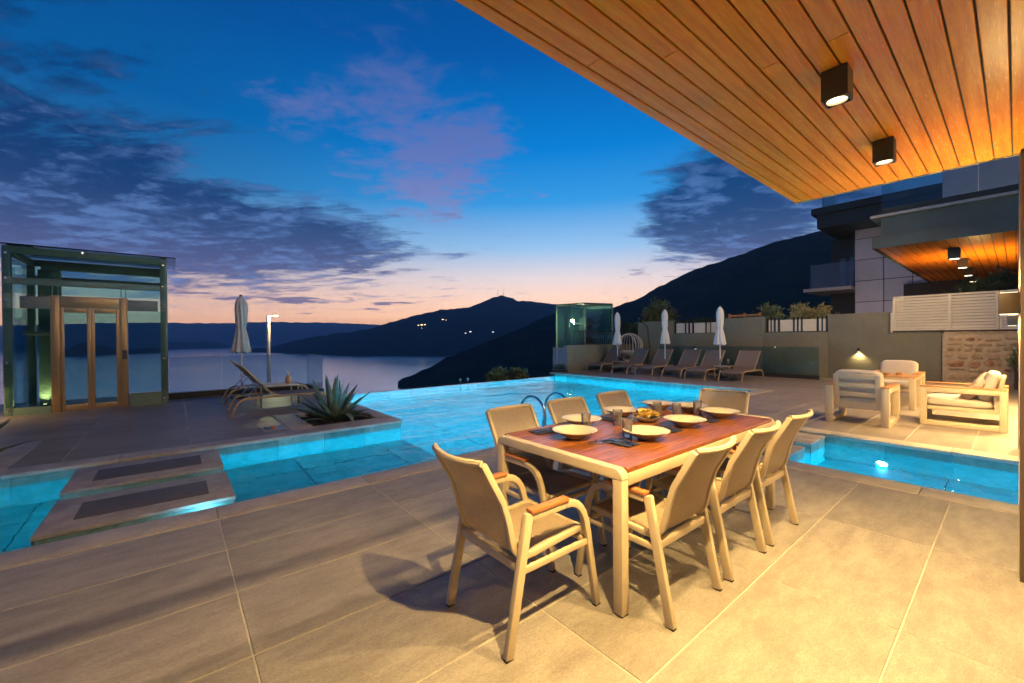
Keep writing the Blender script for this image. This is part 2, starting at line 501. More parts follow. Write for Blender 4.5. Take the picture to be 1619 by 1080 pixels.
class MB:
    def __init__(self):
        self.v, self.f = [], []

    def add(self, vs, fs):
        o = len(self.v)
        self.v += [Vector(a) for a in vs]
        self.f += [tuple(o + i for i in f) for f in fs]
        return self

    def box(self, x0, x1, y0, y1, z0, z1):
        vs = [(x, y, z) for z in (z0, z1) for y in (y0, y1) for x in (x0, x1)]
        return self.add(vs, [(0, 2, 3, 1), (4, 5, 7, 6), (0, 1, 5, 4), (2, 6, 7, 3), (0, 4, 6, 2), (1, 3, 7, 5)])

    def obox(self, c, size, rot=None):
        m = rot if rot else Matrix.Identity(3)
        c = Vector(c)
        hx, hy, hz = size[0] / 2, size[1] / 2, size[2] / 2
        vs = [c + m @ Vector((x, y, z)) for z in (-hz, hz) for y in (-hy, hy) for x in (-hx, hx)]
        return self.add(vs, [(0, 2, 3, 1), (4, 5, 7, 6), (0, 1, 5, 4), (2, 6, 7, 3), (0, 4, 6, 2), (1, 3, 7, 5)])

    def sweep(self, pts, axis, w, t):
        """rectangular bar along a planar path; axis = normal of the plane, w along axis, t in plane"""
        pts = [Vector(p) for p in pts]
        axis = Vector(axis).normalized()
        rings = []
        for i, p in enumerate(pts):
            a = (pts[i] - pts[i - 1]).normalized() if i else None
            b = (pts[i + 1] - pts[i]).normalized() if i + 1 < len(pts) else None
            if a is None: tn, k = b, 1.0
            elif b is None: tn, k = a, 1.0
            else:
                tn = (a + b).normalized()
                k = 1.0 / max(0.35, math.sqrt(max(0.0, (1 + a.dot(b)) / 2)))
            nn = axis.cross(tn).normalized() * (t / 2 * k)
            ww = axis * (w / 2)
            rings.append([p + nn + ww, p - nn + ww, p - nn - ww, p + nn - ww])
        vs = [q for r in rings for q in r]
        fs = [(3, 2, 1, 0)]
        for i in range(len(rings) - 1):
            for j in range(4):
                a, b = i * 4 + j, i * 4 + (j + 1) % 4
                fs.append((a, b, b + 4, a + 4))
        o = (len(rings) - 1) * 4
        fs.append((o, o + 1, o + 2, o + 3))
        return self.add(vs, fs)

    def tube(self, pts, r, n=8, closed=False):
        pts = [Vector(p) for p in pts]
        m = len(pts)
        rs = r if isinstance(r, (list, tuple)) else [r] * m
        up = None
        rings = []
        for i in range(m):
            if closed:
                tn = (pts[(i + 1) % m] - pts[i - 1]).normalized()
            else:
                tn = (pts[min(i + 1, m - 1)] - pts[max(i - 1, 0)]).normalized()
            if up is None:
                up = Vector((0, 0, 1)) if abs(tn.z) < 0.9 else Vector((1, 0, 0))
            s = tn.cross(up)
            if s.length < 1e-4:
                s = tn.cross(Vector((0, 1, 0)))
            s.normalize()
            up = s.cross(tn).normalized()
            rings.append([pts[i] + (s * math.cos(2 * PI * j / n) + up * math.sin(2 * PI * j / n)) * rs[i] for j in range(n)])
        vs = [q for rr in rings for q in rr]
        fs = []
        for i in range(m if closed else m - 1):
            i2 = (i + 1) % m
            for j in range(n):
                j2 = (j + 1) % n
                fs.append((i * n + j, i * n + j2, i2 * n + j2, i2 * n + j))
        if not closed:
            fs.append(tuple(range(n - 1, -1, -1)))
            fs.append(tuple((m - 1) * n + j for j in range(n)))
        return self.add(vs, fs)

    def lathe(self, prof, n=24, c=(0, 0, 0), mod=None):
        c = Vector(c)
        vs, fs = [], []
        for (r, z) in prof:
            for j in range(n):
                a = 2 * PI * j / n
                rr = r * (mod(a, z) if mod else 1.0)
                vs.append(c + Vector((rr * math.cos(a), rr * math.sin(a), z)))
        for i in range(len(prof) - 1):
            for j in range(n):
                j2 = (j + 1) % n
                fs.append((i * n + j, i * n + j2, (i + 1) * n + j2, (i + 1) * n + j))
        if prof[0][0] > 1e-5:
            fs.append(tuple(range(n - 1, -1, -1)))
        if prof[-1][0] > 1e-5:
            fs.append(tuple((len(prof) - 1) * n + j for j in range(n)))
        return self.add(vs, fs)

    def prism(self, poly, a0, a1, axis='y'):
        """poly of 2-D points: (x,z) for axis y, (y,z) for axis x, (x,y) for axis z"""
        def P(p, a):
            return (p[0], a, p[1]) if axis == 'y' else ((a, p[0], p[1]) if axis == 'x' else (p[0], p[1], a))
        n = len(poly)
        vs = [P(p, a0) for p in poly] + [P(p, a1) for p in poly]
        fs = [tuple(range(n)), tuple(range(2 * n - 1, n - 1, -1))]
        for i in range(n):
            j = (i + 1) % n
            fs.append((i, i + n, j + n, j))
        return self.add(vs, fs)

    def sheet(self, fn, nu, nv, th):
        """thick sheet from fn(u,v)->Vector"""
        P = [[Vector(fn(i / nu, j / nv)) for i in range(nu + 1)] for j in range(nv + 1)]
        Q = []
        for j in range(nv + 1):
            row = []
            for i in range(nu + 1):
                du = P[j][min(i + 1, nu)] - P[j][max(i - 1, 0)]
                dv = P[min(j + 1, nv)][i] - P[max(j - 1, 0)][i]
                nn = du.cross(dv)
                nn = nn.normalized() if nn.length > 1e-9 else Vector((0, 0, 1))
                row.append(nn)
            Q.append(row)
        W = nu + 1
        T = W * (nv + 1)
        vs = [P[j][i] + Q[j][i] * th / 2 for j in range(nv + 1) for i in range(W)] + [P[j][i] - Q[j][i] * th / 2 for j in range(nv + 1) for i in range(W)]
        fs = []
        for j in range(nv):
            for i in range(nu):
                a = j * W + i
                fs.append((a, a + 1, a + W + 1, a + W))
                fs.append((T + a, T + a + W, T + a + W + 1, T + a + 1))
        for i in range(nu):
            a, b = i, nv * W + i
            fs.append((a, T + a, T + a + 1, a + 1))
            fs.append((b, b + 1, T + b + 1, T + b))
        for j in range(nv):
            a, b = j * W, j * W + nu
            fs.append((a, a + W, T + a + W, T + a))
            fs.append((b, T + b, T + b + W, b + W))
        return self.add(vs, fs)

    def mesh(self, name, material, bevel=0.0, smooth=False, seg=2, ang=35):
        me = bpy.data.meshes.new(name)
        me.from_pydata([tuple(q) for q in self.v], [], self.f)
        bm = bmesh.new()
        bm.from_mesh(me)
        bmesh.ops.recalc_face_normals(bm, faces=bm.faces)
        if bevel:
            ed = [e for e in bm.edges if len(e.link_faces) == 2 and e.calc_face_angle(0) > rad(30)]
            bmesh.ops.bevel(bm, geom=ed, offset=bevel, segments=seg, profile=0.5, affect='EDGES', clamp_overlap=True)
        bm.to_mesh(me)
        bm.free()
        if smooth or bevel:
            me.polygons.foreach_set('use_smooth', [True] * len(me.polygons))
            me.set_sharp_from_angle(angle=rad(ang))
        me.materials.append(MATS[material])
        return me

    def build(self, name, material, parent=None, bevel=0.0, smooth=False, loc=None, seg=2, ang=35):
        return link(name, self.mesh(name, material, bevel, smooth, seg, ang), parent, loc)


def link(name, data, parent=None, loc=None, rotz=0.0):
    o = bpy.data.objects.new(name, data)
    COL.objects.link(o)
    if parent: o.parent = parent
    if loc: o.location = loc
    if rotz: o.rotation_euler = (0, 0, rotz)
    return o


def tag(o, label=None, cat=None, group=None, kind=None):
    if label: o['label'] = label
    if cat: o['category'] = cat
    if group: o['group'] = group
    if kind: o['kind'] = kind
    return o


def thing(name, label, cat, loc=(0, 0, 0), rotz=0.0, group=None):
    o = link(name, None, None, loc, rotz)
    o.empty_display_size = 0.1
    return tag(o, label, cat, group)


CHILDREN = {}


def copy_tree(o, parent=None):
    c = o.copy()
    COL.objects.link(c)
    if parent: c.parent = parent
    for ch in [q for q in bpy.data.objects if q.parent == o]:
        copy_tree(ch, c)
    return c


def dup(o, loc, rotz, label, group=None):
    c = copy_tree(o)
    c.location = loc
    c.rotation_euler = (0, 0, rotz)
    c['label'] = label
    if group: c['group'] = group
    return c


def structure(name, mb, material):
    return tag(mb.build(name, material), kind='structure')


def B(*a):
    return MB().box(*a)


def lamp(name, kind, loc, power, col=WARM, direction=(0, 0, -1), size=120, blend=0.6, radius=0.04, parent=None):
    d = bpy.data.lights.new(name, kind)
    d.energy = power
    d.color = col
    d.shadow_soft_size = radius
    if kind == 'SPOT':
        d.spot_size = rad(size)
        d.spot_blend = blend
    o = bpy.data.objects.new(name, d)
    COL.objects.link(o)
    o.rotation_euler = Vector(direction).to_track_quat('-Z', 'Y').to_euler()
    o.location = loc
    if parent: o.parent = parent
    return o


def arc(cy_, cz_, r, a0, a1, n):
    return [(cy_ + r * math.cos(a0 + (a1 - a0) * i / n), cz_ + r * math.sin(a0 + (a1 - a0) * i / n)) for i in range(n + 1)]


# ================================================================== SETTING: sea, hills, terrain
def hz(px, py, D):
    d = ray(px, py)
    t = D / math.hypot(d.x, d.y)
    return Vector((d.x * t, d.y * t, CAM_H + d.z * t))


SEA_Z = -100.0


def sea_dist(px, py):
    d = ray(px, py)
    t = (SEA_Z - CAM_H) / d.z
    return math.hypot(d.x, d.y) * t


def lerp_pts(pts, x):
    if x <= pts[0][0]: return pts[0][1]
    for (a, b), (c, d) in zip(pts, pts[1:]):
        if x <= c:
            t = (x - a) / (c - a)
            return b + (d - b) * t
    return pts[-1][1]


def terrain(name, material, x0, x1, n, m, ridge, dist_r, dist_f, rough, seed, shape=1.0, jag=1.0):
    """a hill: for every bearing its crest at its own distance and height, its foot in the sea, and a back slope"""
    mb = MB()
    rows = []
    fn = {}
    for i in range(n + 1):
        px = x0 + (x1 - x0) * i / n
        Dr, Df = lerp_pts(dist_r, px), lerp_pts(dist_f, px)
        R = hz(px, lerp_pts(ridge, px), Dr)
        dirx, diry = R.x / Dr, R.y / Dr
        col = []
        for j in range(m + 1):
            t = j / m
            D = Df + (Dr - Df) * t
            z = SEA_Z - 4 + (R.z - SEA_Z + 4) * (t ** shape)
            q = Vector((dirx * D, diry * D, 0))
            k = rough * 4 * t * (1 - t) + 0.0
            z += k * (mnoise.fractal(q * (1.0 / (rough * 7)) + Vector((seed, 0, 0)), 1.0, 2.1, 5))
            z += jag * t * mnoise.fractal(q * (1.0 / (jag * 9)) + Vector((0, seed, 0)), 0.9, 2.2, 4)
            col.append(Vector((q.x, q.y, z)))
        for t in (0.15, 0.4, 1.0):
            D = Dr * (1 + 0.35 * t)
            col.append(Vector((dirx * D, diry * D, R.z + (SEA_Z - 6 - R.z) * t)))
        rows.append(col)
        fn[px] = col
    W = m + 4
    for col in rows: mb.v += col
    for i in range(n):
        for j in range(W - 1):
            a = i * W + j
            mb.f.append((a, a + W, a + W + 1, a + 1))
    o = structure(name, mb, material)
    o.data.polygons.foreach_set('use_smooth', [True] * len(o.data.polygons))
    return rows


mb = MB().add([(-10900, -10900, SEA_Z), (10900, -10900, SEA_Z), (10900, 10900, SEA_Z), (-10900, 10900, SEA_Z)], [(0, 1, 2, 3)])
structure('sea', mb, 'sea_water')

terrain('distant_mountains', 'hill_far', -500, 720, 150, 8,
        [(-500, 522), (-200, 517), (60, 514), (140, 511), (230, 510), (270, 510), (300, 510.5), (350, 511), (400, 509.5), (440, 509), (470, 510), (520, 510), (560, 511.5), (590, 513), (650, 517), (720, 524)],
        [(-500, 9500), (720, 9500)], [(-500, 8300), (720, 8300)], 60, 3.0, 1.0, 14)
terrain('islet', 'hill_forest', 92, 256, 60, 8, [(92, 557), (105, 553), (122, 544), (135, 541), (150, 545), (175, 550), (192, 553), (215, 552), (240, 549), (256, 552)],
        [(92, 4300), (256, 4700)], [(92, 4050), (256, 4500)], 10, 5.0, 1.0, 5)
terrain('island', 'hill_forest', 255, 362, 60, 8, [(255, 546), (266, 541), (280, 540), (295, 542.5), (312, 541), (326, 538.5), (340, 541), (352, 545), (362, 547.5)],
        [(255, 6400), (362, 6900)], [(255, 6000), (362, 6500)], 12, 9.0, 1.0, 6)
head_ridge = [(398, 556), (410, 552), (425, 549), (440, 546), (460, 540), (480, 535.5), (520, 529), (560, 524.5), (590, 519), (605, 513), (640, 503), (665, 497), (695, 490), (720, 488), (740, 486),
              (760, 479), (775, 472), (792, 467), (806, 470), (820, 476), (836, 476), (860, 479), (885, 482), (930, 488), (990, 494), (1060, 500)]
head_df = [(398, sea_dist(398, 557)), (450, sea_dist(450, 560)), (560, sea_dist(560, 564)), (690, sea_dist(690, 563.5)), (1060, sea_dist(690, 563.5))]
head_rows = terrain('headland', 'hill_forest', 396, 1060, 260, 26, head_ridge, [(396, 4350), (450, 4000), (560, 3600), (690, 3500), (790, 3900), (1060, 4000)], head_df, 55, 2.0, 0.9, 7)
mount_ridge = [(630, 610), (636, 604), (648, 596), (664, 587), (685, 577), (706, 566), (733, 555), (772, 540), (820, 520), (850, 506), (882, 493.5), (930, 490), (968, 487), (980, 483), (993, 479), (1012, 471),
               (1050, 450), (1100, 425), (1150, 410), (1200, 391), (1250, 376), (1290, 367), (1340, 356), (1420, 344), (1520, 334), (1640, 326), (1900, 322)]
terrain('mountain', 'hill_forest', 629, 1900, 330, 26, mount_ridge,
        [(629, 900), (700, 960), (772, 1080), (882, 1450), (968, 1500), (1050, 1400), (1290, 1300), (1900, 1300)],
        [(629, sea_dist(632, 612)), (700, 720), (800, 560), (1000, 420), (1900, 420)], 26, 4.0, 0.85, 4)

# slope under the villa, falling from the terrace to the sea
mb = MB()
gx = [-420, -260, -160, -90, -50, -30, -20, -14.5, -13.6, 30, 80]
gz_ = [-110, -82, -58, -36, -20, -11, -6.5, -3.2, -2.6, -2.6, -2.6]
ys = [-160, -60, -20, 0, 20, 40, 80, 160, 260]
for y in ys:
    for x, z in zip(gx, gz_):
        mb.v.append(Vector((x, y, z + (mnoise.noise(Vector((x * .03, y * .03, 0))) * 2.0 if x < -30 else 0))))
W = len(gx)
for j in range(len(ys) - 1):
    for i in range(W - 1):
        a = j * W + i
        mb.f.append((a, a + 1, a + W + 1, a + W))
structure('ground', mb, 'earth')

# lit houses on the headland
hn = [0]


def find_on(rows, x0, x1, px, py):
    n = len(rows) - 1
    i = max(0, min(n, round((px - x0) / (x1 - x0) * n)))
    best = None
    for p in rows[i][:27]:
        q = p - Vector((0, 0, CAM_H))
        row = IH / 2 - FPX * q.dot(UPV) / q.dot(FWD)
        if best is None or abs(row - py) < best[0]:
            best = (abs(row - py), p)
    return best[1]


for k, (px, py, big, mt, lab) in enumerate([
        (661, 514, 1, 'house_light', 'lit house at the left end of the brightest cluster on the headland'),
        (667, 515, 1.5, 'house_light', 'brightest warm lit house high on the headland slope'),
        (671, 513, 1, 'house_light', 'lit house at the right end of the brightest cluster on the headland'),
        (667, 519, .6, 'house_light', 'small lit house just below the brightest cluster'),
        (700, 507.5, 1.1, 'house_light', 'pale lit house highest on the headland under the ridge'),
        (704, 508, .6, 'house_light', 'small lit house right beside the highest one'),
        (735, 529, .8, 'house_light_white', 'dim white lit house low on the headland slope'),
        (743, 528, 1.2, 'house_light_white', 'bright white lit house low on the headland slope'),
        (780, 526, .9, 'house_light_white', 'lone white lit house nearest the dark promontory')]):
    p = find_on(head_rows, 396, 1060, px, py)
    w = 8 * big
    to = Vector((-p.x, -p.y, 0)).normalized()
    h = thing('hillside_house', lab, 'house', (p.x + to.x * 12, p.y + to.y * 12, p.z + 4), math.atan2(to.y, to.x), 'lit houses on the headland')
    B(-w * .5, w * .5, -w * .7, w * .7, -4, w * .8).build('wall', 'house_wall', h)
    for s in (-1, 1):
        B(w * .505, w * .53, s * w * .36 - w * .27, s * w * .36 + w * .27, w * .12, w * .6).build('window', mt, h)

pk = hz(792, 467, 3890)
for k, (dx, hgt, lab) in enumerate(((-30, 62, 'shorter radio mast left on the peak of the headland'), (22, 85, 'taller radio mast right on the peak of the headland'))):
    t = thing('radio_mast', lab, 'radio mast', (pk.x + RGT.x * dx, pk.y + RGT.y * dx, pk.z - 12), 0, 'radio masts on the peak')
    MB().tube([(0, 0, 0), (0, 0, hgt)], [2.0, 0.9], 5).build('mast', 'black_metal', t)
    B(-4, 4, -.6, .6, hgt * .72, hgt * .76).build('crossbar', 'black_metal', t)

# ================================================================== SETTING: terraces and pool
TILE = {}


def tile_mesh(key, sx, sy, sz, material, bevel=0.003):
    if key not in TILE:
        TILE[key] = B(-sx / 2, sx / 2, -sy / 2, sy / 2, -sz, 0).mesh('tile', material, bevel, seg=1)
    return TILE[key]


WATER = -0.13
G = 0.004


def lay(parent, x0, x1, y0, y1, ox, oy, px, py, material, z=0.0, gap=0.007, name='tile', th=0.018):
    """individual tiles of pitch px*py anchored at (ox,oy), clipped to the rectangle"""
    i0 = math.floor((x0 - ox) / px + 1e-6)
    i1 = math.ceil((x1 - ox) / px - 1e-6)
    j0 = math.floor((y0 - oy) / py + 1e-6)
    j1 = math.ceil((y1 - oy) / py - 1e-6)
    for i in range(i0, i1):
        for j in range(j0, j1):
            a0, a1 = max(x0, ox + i * px), min(x1, ox + (i + 1) * px)
            b0, b1 = max(y0, oy + j * py), min(y1, oy + (j + 1) * py)
            if a1 - a0 < 0.03 or b1 - b0 < 0.03: continue
            sx, sy = round(a1 - a0 - gap, 3), round(b1 - b0 - gap, 3)
            link(name, tile_mesh((name, sx, sy, material), sx, sy, th, material), parent, ((a0 + a1) / 2, (b0 + b1) / 2, z + random.uniform(-.0006, .0006)))


# dining terrace
dining = structure('terrace_floor', MB().box(-3.99, 3.2, -4.0, 5.08, -0.9, -G), 'grout')
lay(dining, -3.97, 1.5, -3.4, 5.08, -3.97, 0.26, 0.603, 1.205, 'floor_tile')
for k in range(-4, 5):
    y0, y1 = 0.26 + 1.205 * k, 0.26 + 1.205 * (k + 1)
    y0, y1 = max(y0, -4.0), min(y1, 5.08)
    if y1 - y0 < .05: continue
    B(-4.285, -3.992, y0 + .002, y1 - .002, -0.035, 0.006).build('coping_stone', 'coping', dining, 0.006)
xs = [-4.285, -3.2, -1.86, -0.55, 0.78, 2.1, 3.2]
for a, b in zip(xs, xs[1:]):
    B(a + .002, b - .002, 5.082, 5.375, -0.035, 0.006).build('coping_stone', 'coping', dining, 0.006)
# pool-side faces of the dining terrace
structure('pool_wall', MB().box(-4.265, -3.992, -4.0, 5.355, -1.5, -0.036).box(-3.99, 3.2, 5.081, 5.355, -1.5, -0.036), 'pool_grout')

# lounge terrace beyond the small channel
lounge = structure('lounge_terrace', MB().box(-4.0, 4.0, 7.51, 12.08, -0.9, -G).box(-11.75, 4.0, 12.08, 16.98, -0.9, -G), 'grout')
lay(lounge, -4.0, 1.6, 7.52, 12.08, -4.57, 7.52, 0.603, 1.205, 'deck_tile')
lay(lounge, -11.75, 1.6, 12.09, 16.95, -11.75 - .45, 12.09 - .08, 1.206, 0.603, 'deck_tile', name='tile')
xs = [-4.285, -2.9, -1.7, -.5, .7, 1.9, 3.2]
for a, b in zip(xs, xs[1:]):
    B(a + .002, b - .002, 7.215, 7.508, -0.035, 0.006).build('coping_stone', 'coping', lounge, 0.006)
for a, b in zip([7.51, 8.7, 9.9, 11.1, 12.08], [8.7, 9.9, 11.1, 12.08]):
    B(-4.285, -4.002, a + .002, b - .002, -0.035, 0.006).build('coping_stone', 'coping', lounge, 0.006)
xs = [-12.0, -10.8, -9.6, -8.4, -7.2, -6.0, -5.1, -4.287]
for a, b in zip(xs, xs[1:]):
    B(a + .002, b - .002, 11.785, 12.078, -0.035, 0.006).build('coping_stone', 'coping', lounge, 0.006)
structure('pool_wall', MB().box(-4.265, 3.2, 7.235, 7.508, -1.5, -0.036).box(-4.265, -4.002, 7.51, 12.07, -1.5, -0.036).box(-12.0, -4.27, 11.805, 12.078, -1.5, -0.036), 'pool_grout')

# left deck with its planter openings
deck = structure('pool_deck', MB().box(-14.6, -8.72, -4.5, 3.05, -0.9, -G).box(-8.72, -7.05, -1.45, 1.40, -0.9, -G), 'grout')
lay(deck, -13.3, -8.72, -3.6, 3.05, -7.05 - 12 * 0.603, -3.45, 0.603, 1.205, 'deck_tile')
lay(deck, -8.72, -7.05, -1.45, 1.40, -7.05 - 12 * 0.603, -3.45, 0.603, 1.205, 'deck_tile')
for k in range(-3, 6):
    y0, y1 = -1.42 + 0.9 * k, -1.42 + 0.9 * (k + 1)
    y0, y1 = max(y0, -4.4), min(y1, 3.05)
    if y1 - y0 < .05: continue
    B(-7.048, -6.735, y0 + .002, y1 - .002, -0.035, 0.008).build('coping_stone', 'coping', deck, 0.006)
for a, b in ((-11.8, -10.6), (-10.6, -9.4), (-9.4, -8.72)):
    B(a + .002, b - .002, 2.77, 3.048, -0.034, 0.008).build('coping_stone', 'coping', deck, 0.006)
structure('pool_wall', MB().box(-7.05, -6.755, -4.5, 3.03, -1.5, -0.036).box(-11.9, -7.052, 2.80, 3.03, -1.5, -0.037), 'pool_grout')

# pool floor
basin = structure('pool_floor', MB().box(-11.9, -4.0, -4.5, 12.07, -1.6, -1.51).box(-3.999, 3.2, 5.1, 7.5, -1.6, -1.51), 'pool_grout')
CH_Z, MAIN_Z = -0.54, -0.88
lay(basin, -6.75, -4.27, -4.4, 3.04, -6.75, 0.1, 0.62, 1.24, 'pool_tile', CH_Z, 0.011, th=.02)
lay(basin, -4.27, 2.0, 5.36, 7.23, -4.27, 5.36, 1.25, 0.623, 'pool_tile', CH_Z, 0.011, th=.02)
lay(basin, -11.8, -4.27, 3.05, 11.8, -11.79, 3.05, 0.627, 1.25, 'pool_tile', MAIN_Z, 0.011, th=.02)
structure('pool_floor_bed', MB().box(-6.752, -4.27, -4.5, 3.045, -1.5, CH_Z - .022).box(-4.27, 3.2, 5.36, 7.23, -1.5, CH_Z - .022).box(-11.85, -4.27, 3.05, 11.8, -1.5, MAIN_Z - .022), 'pool_grout')
# wall tiles: one course of tall tiles from below the coping to the floor
wt_ = {}


def wall_tiles(parent, axis, at, a0, a1, face, pitch=0.6, zb=-0.44):
    n = round((a1 - a0) / pitch)
    w = (a1 - a0) / n
    for k in range(n):
        c = a0 + w * (k + .5)
        key = (axis, face, round(w, 3), zb)
        if key not in wt_:
            g = w / 2 - .002
            wt_[key] = (B(-.006, .006, -g, g, zb, -.037) if axis == 'x' else B(-g, g, -.006, .006, zb, -.037)).mesh('tile', 'pool_tile', .002, seg=1)
        link('tile', wt_[key], parent, (at, c, random.uniform(-.001, .001)) if axis == 'x' else (c, at, random.uniform(-.001, .001)))


wall_tiles(deck, 'x', -6.748, -3.85, 3.02, 1, zb=CH_Z)
wall_tiles(deck, 'y', 3.037, -11.7, -6.8, 1, zb=MAIN_Z)
wall_tiles(dining, 'x', -4.272, -3.6, 5.34, 1, zb=CH_Z)
wall_tiles(dining, 'y', 5.362, -4.2, 2.0, 1, zb=CH_Z)
wall_tiles(lounge, 'y', 7.228, -4.2, 2.0, 1, 0.62, zb=CH_Z)
wall_tiles(lounge, 'x', -4.272, 7.3, 11.75, 1, zb=MAIN_Z)
wall_tiles(lounge, 'y', 11.798, -11.7, -4.3, 1, zb=MAIN_Z)
edge = structure('infinity_edge', MB().box(-11.90, -11.76, 3.05, 11.80, -2.6, -0.137), 'pool_grout')
for k in range(14):
    a = 3.06 + k * .6236
    B(-11.76, -11.748, a + .002, a + .6216, MAIN_Z, -.139).build('tile', 'pool_tile', edge)
    B(-11.91, -11.745, a + .002, a + .6216, -.139, -.134).build('coping_stone', 'pool_tile', edge)

# water
mb = MB()
for (x0, x1, y0, y1) in ((-11.905, -4.27, 3.045, 11.8), (-6.745, -4.27, -4.5, 3.045), (-4.27, 3.2, 5.36, 7.23)):
    mb.add([(x0, y0, WATER), (x1, y0, WATER), (x1, y1, WATER), (x0, y1, WATER)], [(0, 1, 2, 3)])
structure('pool_water', mb, 'pool_water')

# stepping slabs
def stepping_slab(x0, x1, y0, y1, label, inlay=True):
    cx, cy = (x0 + x1) / 2, (y0 + y1) / 2
    hx, hy = (x1 - x0) / 2, (y1 - y0) / 2
    t = thing('stepping_slab', label, 'stepping stone', (cx, cy, CH_Z), 0, 'stepping slabs across the channel')
    z = -CH_Z
    B(-hx, hx, -hy, hy, z - .028, z + .004).build('slab_top', 'slab_stone', t, .005)
    B(-hx + .012, hx - .012, -hy + .012, hy - .012, .001, z - .029).build('pier', 'pool_grout', t)
    if inlay:
        ix, iy = hx * .50, hy * .70
        B(-ix, ix, -iy, iy, z + .0042, z + .009).build('inlay', 'slab_inlay', t, .002)
    for s in (-1, 1):
        for k in range(2):
            a = -hy + .016 + k * (hy - .016)
            B(s * (hx - .011), s * (hx - .003), a + .002, a + hy - .018, .002, z - .030).build('tile', 'pool_tile', t)
            a = -hx + .016 + k * (hx - .016)
            B(a + .002, a + hx - .018, s * (hy - .011), s * (hy - .003), .002, z - .030).build('tile', 'pool_tile', t)


stepping_slab(-5.365, -4.475, -.815, .42, 'large pale stepping slab nearest the dining terrace with a dark inlay')
stepping_slab(-6.565, -5.640, -.84, .42, 'pale stepping slab with a dark inlay beside the left deck')
stepping_slab(-2.92, -1.70, 5.58, 6.19, 'pale stepping slab in the right channel nearest the dining terrace', False)
stepping_slab(-2.92, -1.70, 6.43, 7.06, 'pale stepping slab in the right channel beside the lounge terrace', False)

# pool lights
PL = (0.0, 0.50, 1.0)


def pool_light(x, y, z, d, power, label):
    t = thing('pool_light', label, 'pool light', (x, y, z), 0, 'underwater pool lights')
    rot = Vector(d).to_track_quat('Z', 'Y').to_matrix()
    m1 = MB().lathe([(0.085, 0.0), (0.085, 0.012), (0.065, 0.020), (0.060, 0.014), (0.0, 0.014)], 20)
    m1.v = [rot @ q for q in m1.v]
    m1.build('ring', 'steel', t)
    m2 = MB().lathe([(0.055, 0.016), (0.0, 0.0165)], 20)
    m2.v = [rot @ q for q in m2.v]
    m2.build('lens', 'lens_pool', t)
    lamp('pool_lamp', 'SPOT', Vector(d) * 0.07, power, PL, (d[0], d[1], -.25), 165, 0.4, 0.05, t)


PP = 7600.0
pool_light(-4.285, -2.3, -.45, (-1, 0, 0), PP * 1.3, 'underwater light in the channel wall left of the near slab')
pool_light(-4.285, .22, -.45, (-1, 0, 0), PP * .7, 'underwater light in the channel wall behind the near slab')
pool_light(-4.285, 1.9, -.45, (-1, 0, 0), PP * 1.4, 'underwater light in the channel wall below the near coping')
pool_light(-4.285, 4.6, -.60, (-1, 0, 0), PP * 1.3, 'underwater light in the pool wall behind the ladder')
pool_light(-4.285, 8.6, -.60, (-1, 0, 0), PP * 1.6, 'underwater light in the pool wall below the lounge terrace')
pool_light(-4.285, 10.9, -.60, (-1, 0, 0), PP * 1.4, 'underwater light in the pool wall near the far corner')
pool_light(-7.6, 3.05, -.60, (0, 1, 0), PP * 1.8, 'underwater light in the wall below the agave planter')
pool_light(-10.2, 3.05, -.60, (0, 1, 0), PP * 2.0, 'underwater light in the pool wall near the infinity edge')
pool_light(-4.285, 6.4, -.60, (-1, 0, 0), PP * 1.2, 'underwater light in the pool wall at the mouth of the right channel')
pool_light(-1.12, 7.218, -.45, (0, -1, 0), PP * 2.2, 'glowing underwater light in the far wall of the right channel')
pool_light(-.35, 5.37, -.42, (0, 1, 0), PP * 1.1, 'underwater light in the near wall of the right channel, right one')
pool_light(-1.35, 5.37, -.42, (0, 1, 0), PP * 1.0, 'underwater light in the near wall of the right channel, left one')
pool_light(-3.5, 7.218, -.45, (0, -1, 0), PP * 1.0, 'underwater light in the right channel behind the stepping slabs')

# added lamp under the coping, standing in for pool light on the near slab
t = thing('added_slab_light', 'added unseen lamp under the coping standing in for pool light on the near stepping slab', 'added light', (-4.283, .20, -.085))
B(0, .01, -.06, .06, -.02, .02).build('housing', 'steel', t)
B(-.003, -.0005, -.05, .05, -.015, .015).build('lens', 'lens_pool', t)
lamp('added_slab_lamp', 'SPOT', (-.02, 0, 0), 7.0, (.10, .62, 1.0), (-1, -.1, -.05), 165, .8, .03, t)

# planters
for (y0, y1, lab) in ((1.40, 3.05, 'stone kerbed planter bed holding the big agave beside the pool'), (-3.2, -1.45, 'stone kerbed planter bed at the left edge of the deck')):
    t = thing('planter', lab, 'planter', (-7.9, (y0 + y1) / 2, 0), 0, 'planter beds in the pool deck')
    a, b = y0 - (y0 + y1) / 2, y1 - (y0 + y1) / 2
    B(-.82, .85, a, a + .33, -.6, .012).build('kerb', 'coping', t, .006)
    B(-.82, -.56, a + .332, b - .262, -.6, .012).build('kerb', 'coping', t, .006)
    B(-.82, .85, b - .26, b - .002, -.6, .012).build('kerb', 'coping', t, .006)
    B(.70, .85, a + .332, b - .262, -.6, .012).build('kerb', 'coping', t, .006)
    mbs = MB()
    nx, ny = 26, 20
    for j in range(ny + 1):
        for i in range(nx + 1):
            x = -.558 + 1.256 * i / nx
            y = a + .332 + (b - a - .596) * j / ny
            mbs.v.append(Vector((x, y, -.045 + .05 * mnoise.noise(Vector((x * 9, y * 9, y0))) + .02 * mnoise.noise(Vector((x * 31, y * 31, 1))))))
    for j in range(ny):
        for i in range(nx):
            q = j * (nx + 1) + i
            mbs.f.append((q, q + 1, q + nx + 2, q + nx + 1))
    tag(mbs.build('soil', 'soil', t), kind='stuff')

